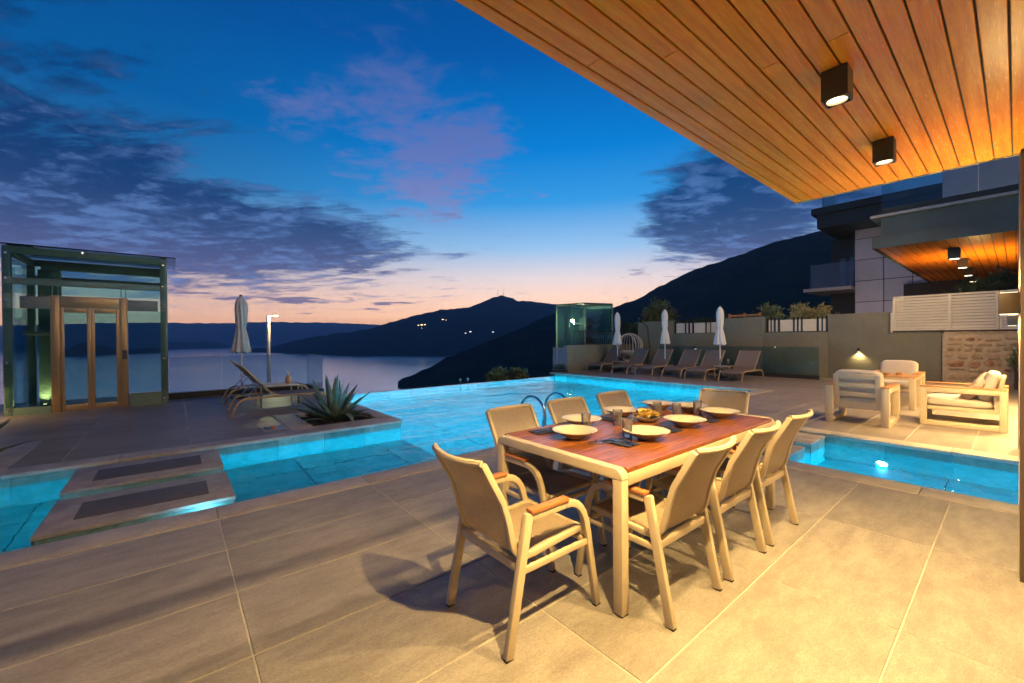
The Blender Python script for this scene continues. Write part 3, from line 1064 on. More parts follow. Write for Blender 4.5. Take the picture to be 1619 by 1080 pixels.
t = thing('skimmer_cover', 'small blue reflecting skimmer cover set in the deck beside the agave planter', 'skimmer cover', (-7.5, 1.22, .0))
B(-.20, .20, -.16, .16, .0005, .008).build('frame', 'coping', t)
B(-.17, .17, -.13, .13, .008, .011).build('lid', 'steel', t)
MB().lathe([(.035, .011), (.035, .03), (.02, .045), (0, .05)], 12).build('knob', 'arm_wood', t, smooth=True)

# ================================================================== OUR VILLA: canopy, column, upper balcony, wall
CEIL = 2.463
villa = thing('villa', 'villa with a planked timber canopy ceiling over the dining terrace', 'house', (0.6, 0, 0))
vx = 0.6
B(-1.112 - vx, 2.6 - vx, -5.0, 3.823, CEIL + .016, CEIL + .36).build('balcony_slab', 'fascia', villa)
k = 0
x = -1.112
edges = [-1.112] + [-1.063 + .0697 * i for i in range(46)]
for a, b in zip(edges, edges[1:]):
    g = .0030
    sub = .0
    cuts = [-5.0, 3.815]
    if k % 3 == 1: cuts = [-5.0, 1.2 + .9 * random.random(), 3.815]
    for c0, c1 in zip(cuts, cuts[1:]):
        B(a + g - vx if k else a - vx, b - g - vx, c0 + .001, c1 - .001, CEIL, CEIL + .012).build('ceiling_plank', 'plank_wood', villa, .002, seg=1)
    k += 1
B(-1.118 - vx, 2.6 - vx, 3.824, 3.832, CEIL - .004, CEIL + .36).build('edge_trim', 'trim_pale', villa)
B(-1.112 - vx, 2.6 - vx, -5.0, 3.80, CEIL + .0125, CEIL + .0155).build('plank_backing', 'plank_gap', villa)
# column at the corner and the next one across the channel
B(.013 - vx, .16 - vx, 3.72, 3.865, -.003, CEIL - .004).build('column', 'villa_column', villa, .004)
B(.008 - vx, .012 - vx, 3.80, 3.845, 0, CEIL - .006).build('column_edge', 'trim_pale', villa)
B(.012 - vx, .2 - vx, 8.03, 8.20, .0, 3.4).build('column', 'villa_column', villa, .004)
B(.32 - vx, .5 - vx, 8.21, 15.2, .0, 5.6).build('wall', 'villa_wall', villa, .004)
B(1.55 - vx, 1.75 - vx, -5, 3.70, -.003, CEIL).build('wall', 'villa_wall', villa)
# upper balcony that lights the outer terrace
B(-1.12 - vx, -1.085 - vx, -5.0, 3.82, 3.385, 3.42).build('balcony_rail', 'black_metal', villa)
for q in range(5):
    B(-1.112 - vx, -1.092 - vx, -5 + q * 2.2 + .0, -5 + q * 2.2 + .02, CEIL + .36, 3.384).build('rail_post', 'black_metal', villa)
B(-.5 - vx, 2.6 - vx, -5.0, 3.8, 5.45, 5.7).build('roof_slab', 'fascia', villa)
B(1.2 - vx, 2.6 - vx, -5.0, 3.8, CEIL + .361, 5.449).build('upper_wall', 'villa_wall', villa)

# surface mounted ceiling spots
spot0 = None
for y, lab in ((2.055, 'black square ceiling spotlight nearer the camera under the timber canopy'), (2.985, 'black square ceiling spotlight nearest the canopy corner'),
               (1.115, 'black square ceiling spotlight third from the canopy corner')):
    if spot0 is None:
        t = spot0 = thing('ceiling_spotlight', lab, 'spotlight', (-.455, y, CEIL), 0, 'ceiling spotlights under the canopy')
        mb = MB()
        for s in (-1, 1):
            mb.box(s * .0375, s * .0425, -.0425, .0425, -.118, -.001)
            mb.box(-.0374, .0374, s * .0375, s * .0425, -.118, -.001)
        mb.box(-.0374, .0374, -.0374, .0374, -.10, -.002)
        mb.build('housing', 'black_metal', t)
        MB().lathe([(.034, -.108), (.0, -.108)], 20).build('lens', 'lens', t)
        MB().lathe([(.034, -.1005), (.0365, -.117), (.034, -.117), (.032, -.1005)], 20).build('reflector', 'trim_pale', t)
        L0 = lamp('spot_lamp', 'SPOT', (0, 0, -.13), 215.0, WARM, (0, 0, -1), 136, 1.0, .022, t)
    else:
        c_ = dup(spot0, (-.455, y, CEIL), 0, lab)
        if y < 1.5:
            for q_ in [o_ for o_ in bpy.data.objects if o_.parent == c_ and o_.type == 'LIGHT']:
                q_.data = q_.data.copy()
                q_.data.energy = 430.0

# up and down wall lamps
wl0 = None
for (x, y, z, lab) in ((-.029, 3.80, 1.592, 'bronze up and down wall lamp on the column beside the dining terrace'),
                       (-.036, 8.09, 1.585, 'bronze up and down wall lamp on the column beside the lounge terrace'),
                       (.27, 10.1, 1.7, 'bronze up and down wall lamp on the villa wall beside the armchairs'),
                       (.27, 12.3, 1.7, 'bronze up and down wall lamp at the far end of the villa wall')):
    t = thing('wall_lamp', lab, 'wall lamp', (x, y, z), 0, 'bronze wall lamps on the villa columns')
    pw = 95.0 if y < 5 else (430.0 if y < 9 else 700.0)
    MB().box(-.041, .041, -.05, .05, -.062, .062).build('body', 'bronze_metal', t, .003)
    MB().box(-.034, .034, -.044, .044, -.0635, -.0625).build('lens', 'lens', t)
    MB().box(-.034, .034, -.044, .044, .0625, .0635).build('lens', 'lens', t)
    lamp('down_lamp', 'SPOT', (0, 0, -.075), pw, WARM, (0, 0, -1), 150, .8, .03, t)
    lamp('up_lamp', 'SPOT', (0, 0, .075), 70.0, WARM, (0, 0, 1), 150, .8, .03, t)

for k, y in enumerate((9.2, 11.6, 14.0)):
    t = thing('floodlight', 'small floodlight high on the villa wall, ' + ('nearest the channel', 'middle one', 'nearest the garden wall')[k], 'floodlight', (.27, y, 4.6), 0, 'floodlights on the villa wall')
    B(-.04, .049, -.09, .09, -.05, .05).build('housing', 'black_metal', t)
    B(-.045, -.0405, -.075, .075, -.04, .04).build('lens', 'lens', t)
    lamp('flood_lamp', 'SPOT', (-.08, 0, -.02), 480.0, (1.0, .66, .34), (-1, .15, -.55), 150, .7, .06, t)

t = thing('pendant_lamp', 'warm pendant lamp hanging inside the open villa beside the table', 'pendant lamp', (1.15, 2.8, CEIL))
MB().tube([(0, 0, 0), (0, 0, -.22)], .006, 6).build('cord', 'black_metal', t)
MB().lathe([(.03, -.20), (.16, -.34), (.155, -.34), (.025, -.205)], 24).build('lamp_shade', 'villa_column', t, smooth=True)
MB().lathe([(.0, -.25), (.04, -.28), (.0, -.33)], 14).build('bulb', 'lens', t, smooth=True)
lamp('pendant_light', 'POINT', (0, 0, -.37), 100.0, WARM, radius=.05, parent=t)

# lamps of the upper balcony
for k, y in enumerate((-2.2, 0.0, 2.2)):
    t = thing('ceiling_lamp', ('round ceiling lamp over the upper balcony at its near end', 'round ceiling lamp over the middle of the upper balcony', 'round ceiling lamp over the upper balcony at its far end')[k],
              'ceiling lamp', (-.08, y, 5.449), 0, 'lamps of the upper balcony')
    MB().lathe([(.07, 0), (.07, -.04), (.06, -.05), (.0, -.05)], 18).build('lens', 'lens_soft', t)
    lamp('balcony_lamp', 'POINT', (0, 0, -.11), 185.0, (1.0, .68, .38), (0, 0, -1), radius=.025, parent=t)

# ================================================================== DINING TABLE
tb = thing('dining_table', 'long dining table with a dark red timber top and pale metal frame', 'table', (-1.758, 2.755, 0))
TX, TY, TZ = .512, 1.035, .745
for sx in (-1, 1):
    for sy in (-1, 1):
        x0 = sx * TX - (.058 if sx > 0 else 0)
        y0 = sy * TY - (.058 if sy > 0 else 0)
        lg = B(x0, x0 + .058, y0, y0 + .058, .006, .689).build('leg', 'chair_frame', tb, .006)
        B(x0 + .004, x0 + .054, y0 + .004, y0 + .054, 0, .006).build('foot_pad', 'dark_foot', lg)
for sy in (-1, 1):
    y0 = sy * TY - (.058 if sy > 0 else 0)
    r = .05
    poly = [(-TX, .69)] + [(-TX + r - r * math.cos(a), TZ - r + r * math.sin(a)) for a in [PI / 2 * i / 8 for i in range(9)]] + \
           [(TX - r + r * math.sin(a), TZ - r + r * math.cos(a)) for a in [PI / 2 * i / 8 for i in range(9)]] + [(TX, .69)]
    MB().prism(poly, y0, y0 + .058).build('end_rail', 'chair_frame', tb, .004)
for sx in (-1, 1):
    x0 = sx * TX - (.05 if sx > 0 else 0)
    B(x0, x0 + .05, -TY + .06, TY - .06, .655, .718).build('side_rail', 'chair_frame', tb, .005)
npl = 8
w = (2 * TX - .006) / npl
for i in range(npl):
    a = -TX + .003 + i * w
    B(a + .002, a + w - .002, -TY + .060, TY - .060, .7185, .7435).build('plank', 'teak', tb, .002, seg=1)

# ================================================================== CHAIRS
def make_chair():
    t = thing('dining_chair', 'x', 'chair')
    for s in (-1, 1):
        X = s * .245
        lr = MB().sweep([(X, -.300, .006), (X, -.178, .612)], (1, 0, 0), .030, .045).build('leg', 'chair_frame', t, .005)
        MB().obox((X, -.2995, .004), (.026, .04, .008)).build('foot_cap', 'dark_foot', lr)
        path = [(.060, .592), (.10, .590), (.135, .578), (.165, .556), (.190, .522), (.208, .48), (.228, .40), (.262, .20), (.297, .006)]
        lf = MB().sweep([(X, a, b) for a, b in path], (1, 0, 0), .030, .036).build('leg', 'chair_frame', t, .005)
        MB().obox((X, .2965, .004), (.026, .04, .008)).build('foot_cap', 'dark_foot', lf)
        MB().sweep([(X, -.160, .592), (X, .0595, .592)], (1, 0, 0), .030, .034).build('arm', 'chair_frame', t, .004)
        MB().box(X - .024, X + .024, -.172, .075, .6095, .629).build('armrest', 'arm_wood', t, .006)
        MB().sweep([(X - s * .002, -.228, .360), (X - s * .002, .234, .360)], (1, 0, 0), .020, .030).build('side_bar', 'chair_frame', t, .004)
    B(-.229, .229, -.236, -.206, .352, .392).build('crossbar', 'chair_frame', t, .004)
    B(-.229, .229, .205, .232, .352, .380).build('crossbar', 'chair_frame', t, .004)
    prof = [(.232, .420), (.20, .424), (.0, .412), (-.12, .402), (-.175, .404), (-.212, .420), (-.238, .455), (-.252, .50), (-.268, .58), (-.300, .68), (-.405, .870)]
    for s in (-1, 1):
        MB().sweep([(s * .212, a, b) for a, b in prof], (1, 0, 0), .024, .030).build('sling_rail', 'chair_frame', t, .004)
    # arched top bar and front bar
    MB().tube([(.2 * u, -.405 - .045 * (1 - u * u), .872 - .004 * (1 - u * u)) for u in [i / 8 - 1 for i in range(17)]], .0145, 8).build('top_bar', 'chair_frame', t, smooth=True)
    MB().tube([(-.2, .232, .416), (.2, .232, .416)], .012, 8).build('front_bar', 'chair_frame', t, smooth=True)

    def along(ps, v):
        L = [0]
        for (a, b), (c, d) in zip(ps, ps[1:]): L.append(L[-1] + math.hypot(c - a, d - b))
        q = v * L[-1]
        for i in range(len(ps) - 1):
            if q <= L[i + 1] + 1e-9:
                k = (q - L[i]) / (L[i + 1] - L[i])
                return ps[i][0] + (ps[i + 1][0] - ps[i][0]) * k, ps[i][1] + (ps[i + 1][1] - ps[i][1]) * k
        return ps[-1]
    seat, back = prof[:6], prof[5:]

    def fs(u, v):
        y, z = along(seat, v)
        x = (u - .5) * .400
        return (x, y, z - .018 * (1 - (2 * u - 1) ** 2) * min(1, 4 * (1 - abs(2 * v - 1))))

    def fb(u, v):
        y, z = along(back, v)
        x = (u - .5) * .400
        return (x, y - .042 * (1 - (2 * u - 1) ** 2) * (.15 + .85 * v), z)
    MB().sheet(fs, 8, 8, .004).build('seat', 'sling', t, smooth=True)
    MB().sheet(fb, 10, 12, .004).build('backrest', 'sling', t, smooth=True)
    return t


chair = make_chair()
CG = 'chairs around the dining table'
chair.location = (-1.652, 1.418, 0)
chair['label'] = 'beige sling dining chair at the near end of the table, closest to the camera'
chair['group'] = CG
for (x, y, rz, lab) in (
        (-1.355, 2.090, PI / 2, 'beige sling dining chair at the right side of the table nearest the camera'),
        (-1.350, 2.717, PI / 2, 'middle beige sling dining chair on the right side of the table'),
        (-1.350, 3.345, PI / 2, 'beige sling dining chair on the right side of the table nearest the channel'),
        (-2.075, 2.000, -PI / 2, 'beige sling dining chair on the pool side of the table nearest the camera'),
        (-2.070, 2.620, -PI / 2, 'middle beige sling dining chair on the pool side, in front of the ladder'),
        (-2.080, 3.270, -PI / 2, 'beige sling dining chair on the pool side farthest from the camera'),
        (-1.775, 3.825, PI + rad(9), 'beige sling dining chair at the far end of the table, turned slightly')):
    dup(chair, (x, y, 0), rz, lab)

# ================================================================== TABLEWARE
TT = .7437
pl0 = None
for (x, y, lab) in ((-1.865, 2.06, 'cream deep plate at the near left corner of the table'), (-1.545, 2.40, 'cream deep plate on the right side of the table nearest the camera'),
                    (-2.10, 2.40, 'cream deep plate on the pool side of the table nearest the camera'), (-1.575, 2.955, 'cream deep plate in the middle of the right side of the table'),
                    (-2.13, 2.94, 'cream deep plate in the middle of the pool side of the table'), (-1.56, 3.50, 'cream deep plate on the right side at the far corner of the table'),
                    (-2.12, 3.50, 'cream deep plate on the pool side at the far corner of the table'), (-1.87, 3.60, 'cream deep plate at the far end of the table')):
    if pl0 is None:
        t = pl0 = thing('plate', lab, 'plate', (x, y, TT), 0, 'cream deep plates on the dining table')
        MB().lathe([(.0, .0), (.052, .0), (.055, .004), (.085, .020), (.118, .040), (.148, .053), (.150, .057), (.146, .058), (.112, .046), (.082, .027), (.052, .012), (.0, .010)], 40).build('dish', 'ceramic', t, smooth=True, ang=60)
    else:
        dup(pl0, (x, y, TT), 0, lab)

gl0 = None
for (x, y, lab) in ((-1.985, 2.315, 'clear cut tumbler beside the near left plates'), (-1.92, 2.60, 'clear cut tumbler between the plates left of the chip bowl'),
                    (-1.66, 2.355, 'clear cut tumbler behind the nearest right hand plate'), (-1.925, 3.16, 'clear cut tumbler just beyond the chip bowl'),
                    (-1.775, 3.20, 'clear cut tumbler at the middle of the table near the far end'), (-1.73, 3.46, 'clear cut tumbler in front of the far end plate'),
                    (-1.60, 2.72, 'clear cut tumbler beside the middle right hand plate')):
    if lab.endswith('middle right hand plate'): continue
    if gl0 is None:
        t = gl0 = thing('tumbler', lab, 'glass', (x, y, TT), 0, 'tumblers on the dining table')
        MB().lathe([(.0, .0), (.030, .0), (.032, .01), (.037, .118), (.0345, .118), (.030, .014), (.0, .012)], 20, mod=lambda a, z: 1 + .025 * math.cos(10 * a) * (1 if .01 < z < .1 else 0)).build('cup', 'tumbler_glass', t, smooth=True)
    else:
        dup(gl0, (x, y, TT), random.random(), lab)

t = thing('chip_bowl', 'small cream bowl heaped with yellow potato chips at the table middle', 'bowl', (-1.865, 2.90, TT))
MB().lathe([(.0, .0), (.05, .0), (.075, .012), (.105, .034), (.107, .038), (.10, .038), (.07, .018), (.0, .010)], 32).build('dish', 'ceramic', t, smooth=True, ang=60)
for k in range(46):
    a, r = random.random() * 2 * PI, .085 * math.sqrt(random.random())
    c = Vector((r * math.cos(a), r * math.sin(a), .036 + .032 * (1 - (r / .09) ** 2) + random.random() * .012))
    rx = Matrix.Rotation(random.uniform(-.7, .7), 3, 'X') @ Matrix.Rotation(random.random() * 6, 3, 'Z')
    m = MB().sheet(lambda u, v: (.052 * (u - .5) * (1 - .5 * (2 * v - 1) ** 2), .042 * (v - .5), .03 * (u - .5) ** 2 * 2), 3, 3, .0018)
    m.v = [c + rx @ q for q in m.v]
    m.build('chip', 'chip', t, smooth=True)


def cutlery(kind, x, y, rz, lab):
    t = thing(kind, lab, kind, (x, y, TT + .006), rz, 'cutlery on the dining table')
    MB().sweep([(0, -.095, .004), (0, -.03, .006), (0, .02, .004)], (0, 0, 1), .003, .010).build('handle', 'steel', t, .001)
    if kind == 'fork':
        m = MB().box(-.011, .011, .02, .045, .003, .006)
        m.build('head', 'steel', t)
        for q in range(4):
            B(-.011 + q * .0063, -.0085 + q * .0063, .0455, .088, .003, .006).build('tine', 'steel', t)
    elif kind == 'spoon':
        MB().sheet(lambda u, v: ((u - .5) * .040 * math.sqrt(max(.02, 1 - (2 * v - 1) ** 2)), .02 + v * .06, .004 - .008 * math.sin(PI * v) * math.cos((u - .5) * 2)), 6, 8, .0015).build('head', 'steel', t, smooth=True)
    else:
        MB().prism([(-.008, .02), (.008, .02), (.009, .08), (.0, .115), (-.006, .11)], .003, .0055, 'z').build('blade', 'steel', t)


for k, (x, y, rz, lab) in enumerate(((-2.12, 2.03, -.1, 'near left plate'), (-1.58, 2.17, PI / 2, 'nearest right hand plate'), (-2.08, 2.19, -PI / 2, 'nearest pool side plate'),
                                     (-1.60, 2.73, PI / 2, 'middle right hand plate'), (-2.10, 2.72, -PI / 2, 'middle pool side plate'), (-1.58, 3.27, PI / 2, 'far right hand plate'), (-2.09, 3.27, -PI / 2, 'far pool side plate'))):
    t = thing('napkin', 'dark blue folded napkin beside the ' + lab, 'napkin', (x, y, TT), rz, 'napkins on the dining table')
    MB().sheet(lambda u, v: ((u - .5) * .12, (v - .5) * .20, .0055 + .002 * math.sin(6 * u + 4 * v)), 6, 8, .003).build('cloth', 'napkin', t, smooth=True)
    cutlery('fork', x, y, rz + .05, 'steel fork on the napkin beside the ' + lab)
    q = Matrix.Rotation(rz, 3, 'Z') @ Vector((0.0, 0, 0))
    if k in (1, 3, 5):
        cutlery('spoon', x + .02, y + .035, rz - .4, 'steel spoon lying across the napkin beside the ' + lab)
cutlery('knife', -1.62, 2.08, PI / 2 + .9, 'steel knife on bare wood near the table corner')
cutlery('spoon', -1.68, 2.10, PI / 2 + 1.1, 'steel spoon on bare wood near the table corner')

# ================================================================== POOL LADDER, GLASSES ON THE EDGE
t = thing('pool_ladder', 'pair of arched steel grab rails at the pool edge behind the table', 'pool ladder', (-4.2, 4.1, 0))
for yy in (-.17, .33):
    pts = [(.10, yy, 0.0), (.10, yy, .30)] + [(-.16 + .26 * math.cos(a), yy, .33 + .25 * math.sin(a)) for a in [PI * i / 14 for i in range(15)]] + [(-.46, yy, .10), (-.50, yy, -.42)]
    MB().tube(pts, .0195, 10).build('rail', 'steel', t, smooth=True)
    MB().lathe([(.045, .006), (.045, .02), (.02, .026)], 16, (.10, yy, 0)).build('flange', 'steel', t)
for q in range(2):
    B(-.55, -.46, -.15, .31, -.36 + q * .14, -.335 + q * .14).build('tread', 'steel', t)

wg0 = None


def wine_glass(loc, lab, sc=1.0, group=None):
    t = thing('wine_glass', lab, 'wine glass', loc, 0, group)
    pr = [(.034, .0), (.034, .003), (.006, .008), (.004, .08), (.010, .092), (.030, .11), (.038, .14), (.034, .20), (.032, .20), (.035, .14), (.026, .113), (.0, .098)]
    MB().lathe([(r * sc, z * sc) for r, z in pr], 16).build('cup', 'tumbler_glass', t, smooth=True)


wine_glass((-11.82, 7.42, -.134), 'left wine glass standing on the infinity edge', 1.0, 'wine glasses on the infinity edge')
wine_glass((-11.82, 7.72, -.134), 'right wine glass standing on the infinity edge', 1.0, 'wine glasses on the infinity edge')

# ================================================================== LEFT DECK: lift, balustrade, loungers, parasol, agaves
LX = -12.1
lift = thing('glass_lift', 'glass lift house with gold framed doors at the left of the pool deck', 'lift', (LX, -1.3, 0))
oy = 1.3
Y0, Y1 = -2.50 + oy, -.12 + oy
HT = 3.26
D = 1.75
cw = .11
for (dx, yy) in ((0, Y0), (0, Y1 - cw), (-D, Y0), (-D, Y1 - cw)):
    B(dx - cw, dx, yy, yy + cw, 0, HT - .16).build('column', 'lift_steel', lift, .004)
B(-cw, 0, Y0, Y1, HT - .159, HT - .02).build('beam', 'lift_steel', lift, .004)
B(-D - cw, -D, Y0, Y1, HT - .159, HT - .02).build('beam', 'lift_steel', lift, .004)
for yy in (Y0, Y1 - cw):
    B(-D, -cw - .001, yy + .01, yy + cw - .01, HT - .158, HT - .03).build('beam', 'lift_steel', lift, .004)
B(-.10, -.012, Y0 + cw, Y1 - cw, 2.52, 2.64).build('beam', 'lift_steel', lift, .004)
B(-D - .09, -D - .01, Y0 + cw, Y1 - cw, 2.75, 2.88).build('beam', 'lift_steel', lift, .004)
B(-.95, -.87, Y0 + .35, Y1 - cw, 2.93, 3.02).build('beam', 'lift_steel', lift)
B(-1.1, -.98, -2.02 + oy, -1.88 + oy, 0, 2.98).build('guide_column', 'lift_steel', lift)
B(-1.72, -1.5, -2.30 + oy, -2.08 + oy, 0, 3.0).build('guide_column', 'lift_steel', lift)
B(-1.45, -.6, -2.36 + oy, -1.90 + oy, 1.55, 1.62).build('bracket', 'lift_header', lift)
MB().box(-D - .15, .06, Y0 - .05, Y1 + .17, HT, HT + .02).build('roof_pane', 'lift_glass', lift)
MB().box(-D - .15, .06, Y0 - .05, Y1 + .17, HT - .019, HT - .001).build('roof_edge', 'lift_steel', lift) if False else None
# door frame
dy0, dy1 = -1.885 + oy, -.765 + oy
B(-.07, .015, dy0, dy0 + .125, 0, 2.33).build('door_frame', 'lift_gold', lift, .004)
B(-.07, .015, dy1 - .125, dy1, 0, 2.33).build('door_frame', 'lift_gold', lift, .004)
B(-.06, .012, dy0 + .126, dy1 - .126, 2.09, 2.32).build('door_header', 'lift_gold', lift, .004)
B(-.075, .005, Y0 + .22, dy0 - .001, 2.06, 2.29).build('header_box', 'lift_header', lift, .004)
B(-.075, .005, dy1 + .001, -.27 + oy, 2.06, 2.29).build('header_box', 'lift_header', lift, .004)
B(-.04, .018, dy1 - .09, dy1 - .02, 1.02, 1.22).build('call_panel', 'black_metal', lift)
mid = (dy0 + dy1) / 2
for (a, b) in ((dy0 + .127, mid - .002), (mid + .002, dy1 - .127)):
    d = MB().box(-.035, .0, a, a + .055, .01, 2.085).box(-.035, .0, b - .055, b, .01, 2.085).box(-.034, -.001, a + .0555, b - .0555, .01, .13).box(-.034, -.001, a + .0555, b - .0555, 1.99, 2.085).build('door', 'lift_gold', lift, .003)
    B(-.022, -.014, a + .056, b - .056, .131, 1.989).build('pane', 'lift_glass', d)
# glazing
for (a, b, c, e) in ((Y0 + .02, dy0 - .01, .16, 2.05), (dy1 + .01, Y1 - .02, .30, 2.05), (Y0 + .02, Y1 - .02, 2.66, HT - .03), (Y0 + .02, Y1 - .02, 2.34, 2.515)):
    B(-.006, .004, a, b, c, e).build('glass_panel', 'lift_glass_clear', lift)
B(-.05, .0, dy1 + .01, Y1 - .115, 0, .28).build('plinth', 'lift_steel', lift)
B(-.05, .0, Y0 + .115, dy0 - .01, 0, .14).build('plinth', 'lift_steel', lift)
for yy in (Y0 + .01, Y1 - .02):
    B(-D - .02, -.13, yy, yy + .01, .06, HT - .17).build('glass_panel', 'lift_glass_clear', lift)
B(-D - .13, -D - .12, Y0 + .05, Y1 - .05, .06, HT - .17).build('glass_panel', 'lift_glass_clear', lift)
for yy in (Y0 + .055, Y1 - .055):
    for zz in (.12, 1.02, 2.2, 2.62, 3.1):
        MB().tube([(.0, yy, zz), (.028, yy, zz)], .022, 10).build('glass_bolt', 'steel', lift, smooth=True)
MB().tube([(.0, mid - .1, HT - .05), (.03, mid - .1, HT - .05)], .03, 10).build('glass_bolt', 'steel', lift, smooth=True)
for yy in (dy0 + .03, dy0 + .11, dy1 - .10, dy1 - .03):
    MB().tube([(-.03, yy, 2.331), (-.03, yy, 2.519)], .008, 6).build('hanger_rod', 'steel', lift)
for q, (xx, yy, lab) in enumerate(((-12.32, -2.36, 'ground uplight inside the glass lift at its left corner'), (-12.98, -1.96, 'ground uplight at the foot of the lift guide column'), (-13.48, -2.20, 'ground uplight at the back left column inside the glass lift'))):
    t = thing('ground_uplight', lab, 'uplight', (xx, yy, 0.002), 0, 'uplights at the lift')
    MB().lathe([(.05, 0), (.05, .03), (.035, .04), (.0, .036)], 14).build('housing', 'black_metal', t)
    MB().lathe([(.032, .041), (.0, .041)], 14).build('lens', 'lens', t)
    lamp('uplight_lamp', 'SPOT', (0, 0, .07), (22, 22, 26)[q], (1.0, .68, .26), ((.12, -.05, 1), (-.12, .0, 1), (-.12, 0, 1))[q], (120, 110, 110)[q], .7, .03, t)

t = thing('bollard_lamp', 'low bollard lamp on the deck at the left of the lift', 'bollard lamp', (-11.55, -3.05, 0))
MB().tube([(0, 0, 0), (0, 0, .62)], .045, 12).build('post', 'black_metal', t, smooth=True)
MB().lathe([(.10, .62), (.10, .66), (.0, .67)], 16).build('cap', 'black_metal', t)
MB().lathe([(.05, .619), (.0, .615)], 14).build('lens', 'lens', t)
lamp('bollard_light', 'SPOT', (0, .13, .60), 32.0, (1, .66, .26), (0, .25, -1), 168, .5, .04, t)

# glass balustrade of the deck
t = thing('glass_balustrade', 'frameless glass balustrade with a black shoe at the sea side of the deck', 'balustrade', (-12.95, 1.4, 0))
B(-.04, .04, -1.51, 1.60, 0, .14).build('shoe', 'black_metal', t)
B(.0405, 1.60, 1.52, 1.60, 0, .14).build('shoe', 'black_metal', t)
for a, b in ((-1.50, -.46), (-.455, .575), (.58, 1.585)):
    B(-.007, .007, a, b, .141, 1.0).build('glass_pane', 'rail_glass', t)
B(.012, 1.59, 1.553, 1.567, .141, 1.0).build('glass_pane', 'rail_glass', t)
B(-.009, .009, -1.5, 1.585, 1.001, 1.008).build('top_edge', 'lift_steel', t)
B(.012, 1.59, 1.551, 1.569, 1.001, 1.008).build('top_edge', 'lift_steel', t)

# ------------------------------------------------------------------ sun loungers (feet towards -y)
def make_lounger():
    t = thing('sun_lounger', 'x', 'sun lounger')
    Wd = .345
    for s in (-1, 1):
        X = s * Wd
        path = [(-.93, .0), (-.885, .12), (-.84, .22), (-.78, .285), (-.70, .315), (-.5, .322), (.0, .322), (.45, .322), (.62, .31), (.70, .27), (.76, .18), (.82, .0)]
        MB().sweep([(X, a, b) for a, b in path], (1, 0, 0), .028, .040).build('frame_rail', 'bronze_frame', t, .005)
        MB().sweep([(X - s * .03, .05, .335), (X - s * .03, .18, .38), (X - s * .03, .62, .905), (X - s * .03, .655, .925)], (1, 0, 0), .024, .036).build('back_rail', 'bronze_frame', t, .004)
        MB().tube([(X - s * .02, .36, .60), (X - s * .02, .60, .318)], .010, 6).build('back_strut', 'steel', t)
    MB().box(-Wd + .015, Wd - .015, -.80, -.77, .285, .31).build('crossbar', 'bronze_frame', t)
    MB().box(-Wd + .015, Wd - .015, .50, .53, .305, .335).build('crossbar', 'bronze_frame', t)
    pf = [(-.845, .25), (-.80, .305), (-.72, .335), (-.5, .342), (-.2, .338), (.05, .342)]
    pb = [(.055, .345), (.18, .392), (.40, .655), (.62, .918), (.652, .935)]

    def curve(ps, v):
        q = v * (len(ps) - 1)
        i = min(int(q), len(ps) - 2)
        k = q - i
        return ps[i][0] + (ps[i + 1][0] - ps[i][0]) * k, ps[i][1] + (ps[i + 1][1] - ps[i][1]) * k
    MB().sheet(lambda u, v: ((u - .5) * (2 * Wd - .03), *curve(pf, v)), 4, 10, .010).build('seat', 'taupe_sling', t, smooth=True)
    MB().sheet(lambda u, v: ((u - .5) * (2 * Wd - .09), curve(pb, v)[0], curve(pb, v)[1]), 4, 10, .010).build('backrest', 'taupe_sling', t, smooth=True)
    MB().tube([(-Wd + .04, .655, .925), (Wd - .04, .655, .925)], .014, 8).build('top_bar', 'bronze_frame', t)
    return t


lo = make_lounger()
LG = 'sun loungers in the row by the far wall'
for k, (x, lab) in enumerate(((-11.05, 'brown sling lounger at the left end of the far row, under the egg chair'), (-9.78, 'second brown sling lounger from the left in the far row'),
                              (-8.71, 'third brown sling lounger from the left, behind the middle parasol'), (-7.62, 'fourth brown sling lounger from the left in the far row'),
                              (-6.78, 'fifth brown sling lounger from the left, behind the right parasol'), (-5.65, 'brown sling lounger at the right end of the far row'))):
    if k == 0:
        lo.location = (x, 14.28, 0)
        lo['label'] = lab
        lo['group'] = LG
    else:
        dup(lo, (x, 14.28, 0), 0, lab)
dup(lo, (-9.42, 1.62, 0), PI, 'brown sling lounger on the left deck nearest the agave', 'sun loungers on the left deck')
dup(lo, (-11.35, 1.68, 0), PI, 'brown sling lounger on the left deck beside the glass balustrade', 'sun loungers on the left deck')


def side_table(loc, lab, sx=.42, sy=.42, h=.43, m='bronze_frame'):
    t = thing('side_table', lab, 'side table', loc, 0, 'side tables between the loungers')
    B(-sx / 2, sx / 2, -sy / 2, sy / 2, h - .03, h).build('table_top', m, t, .005)
    for a in (-1, 1):
        for b in (-1, 1):
            x, y = a * (sx / 2 - .02), b * (sy / 2 - .02)
            B(x - .016, x + .016, y - .016, y + .016, 0, h - .031).build('leg', 'bronze_frame', t, .003)
    return t


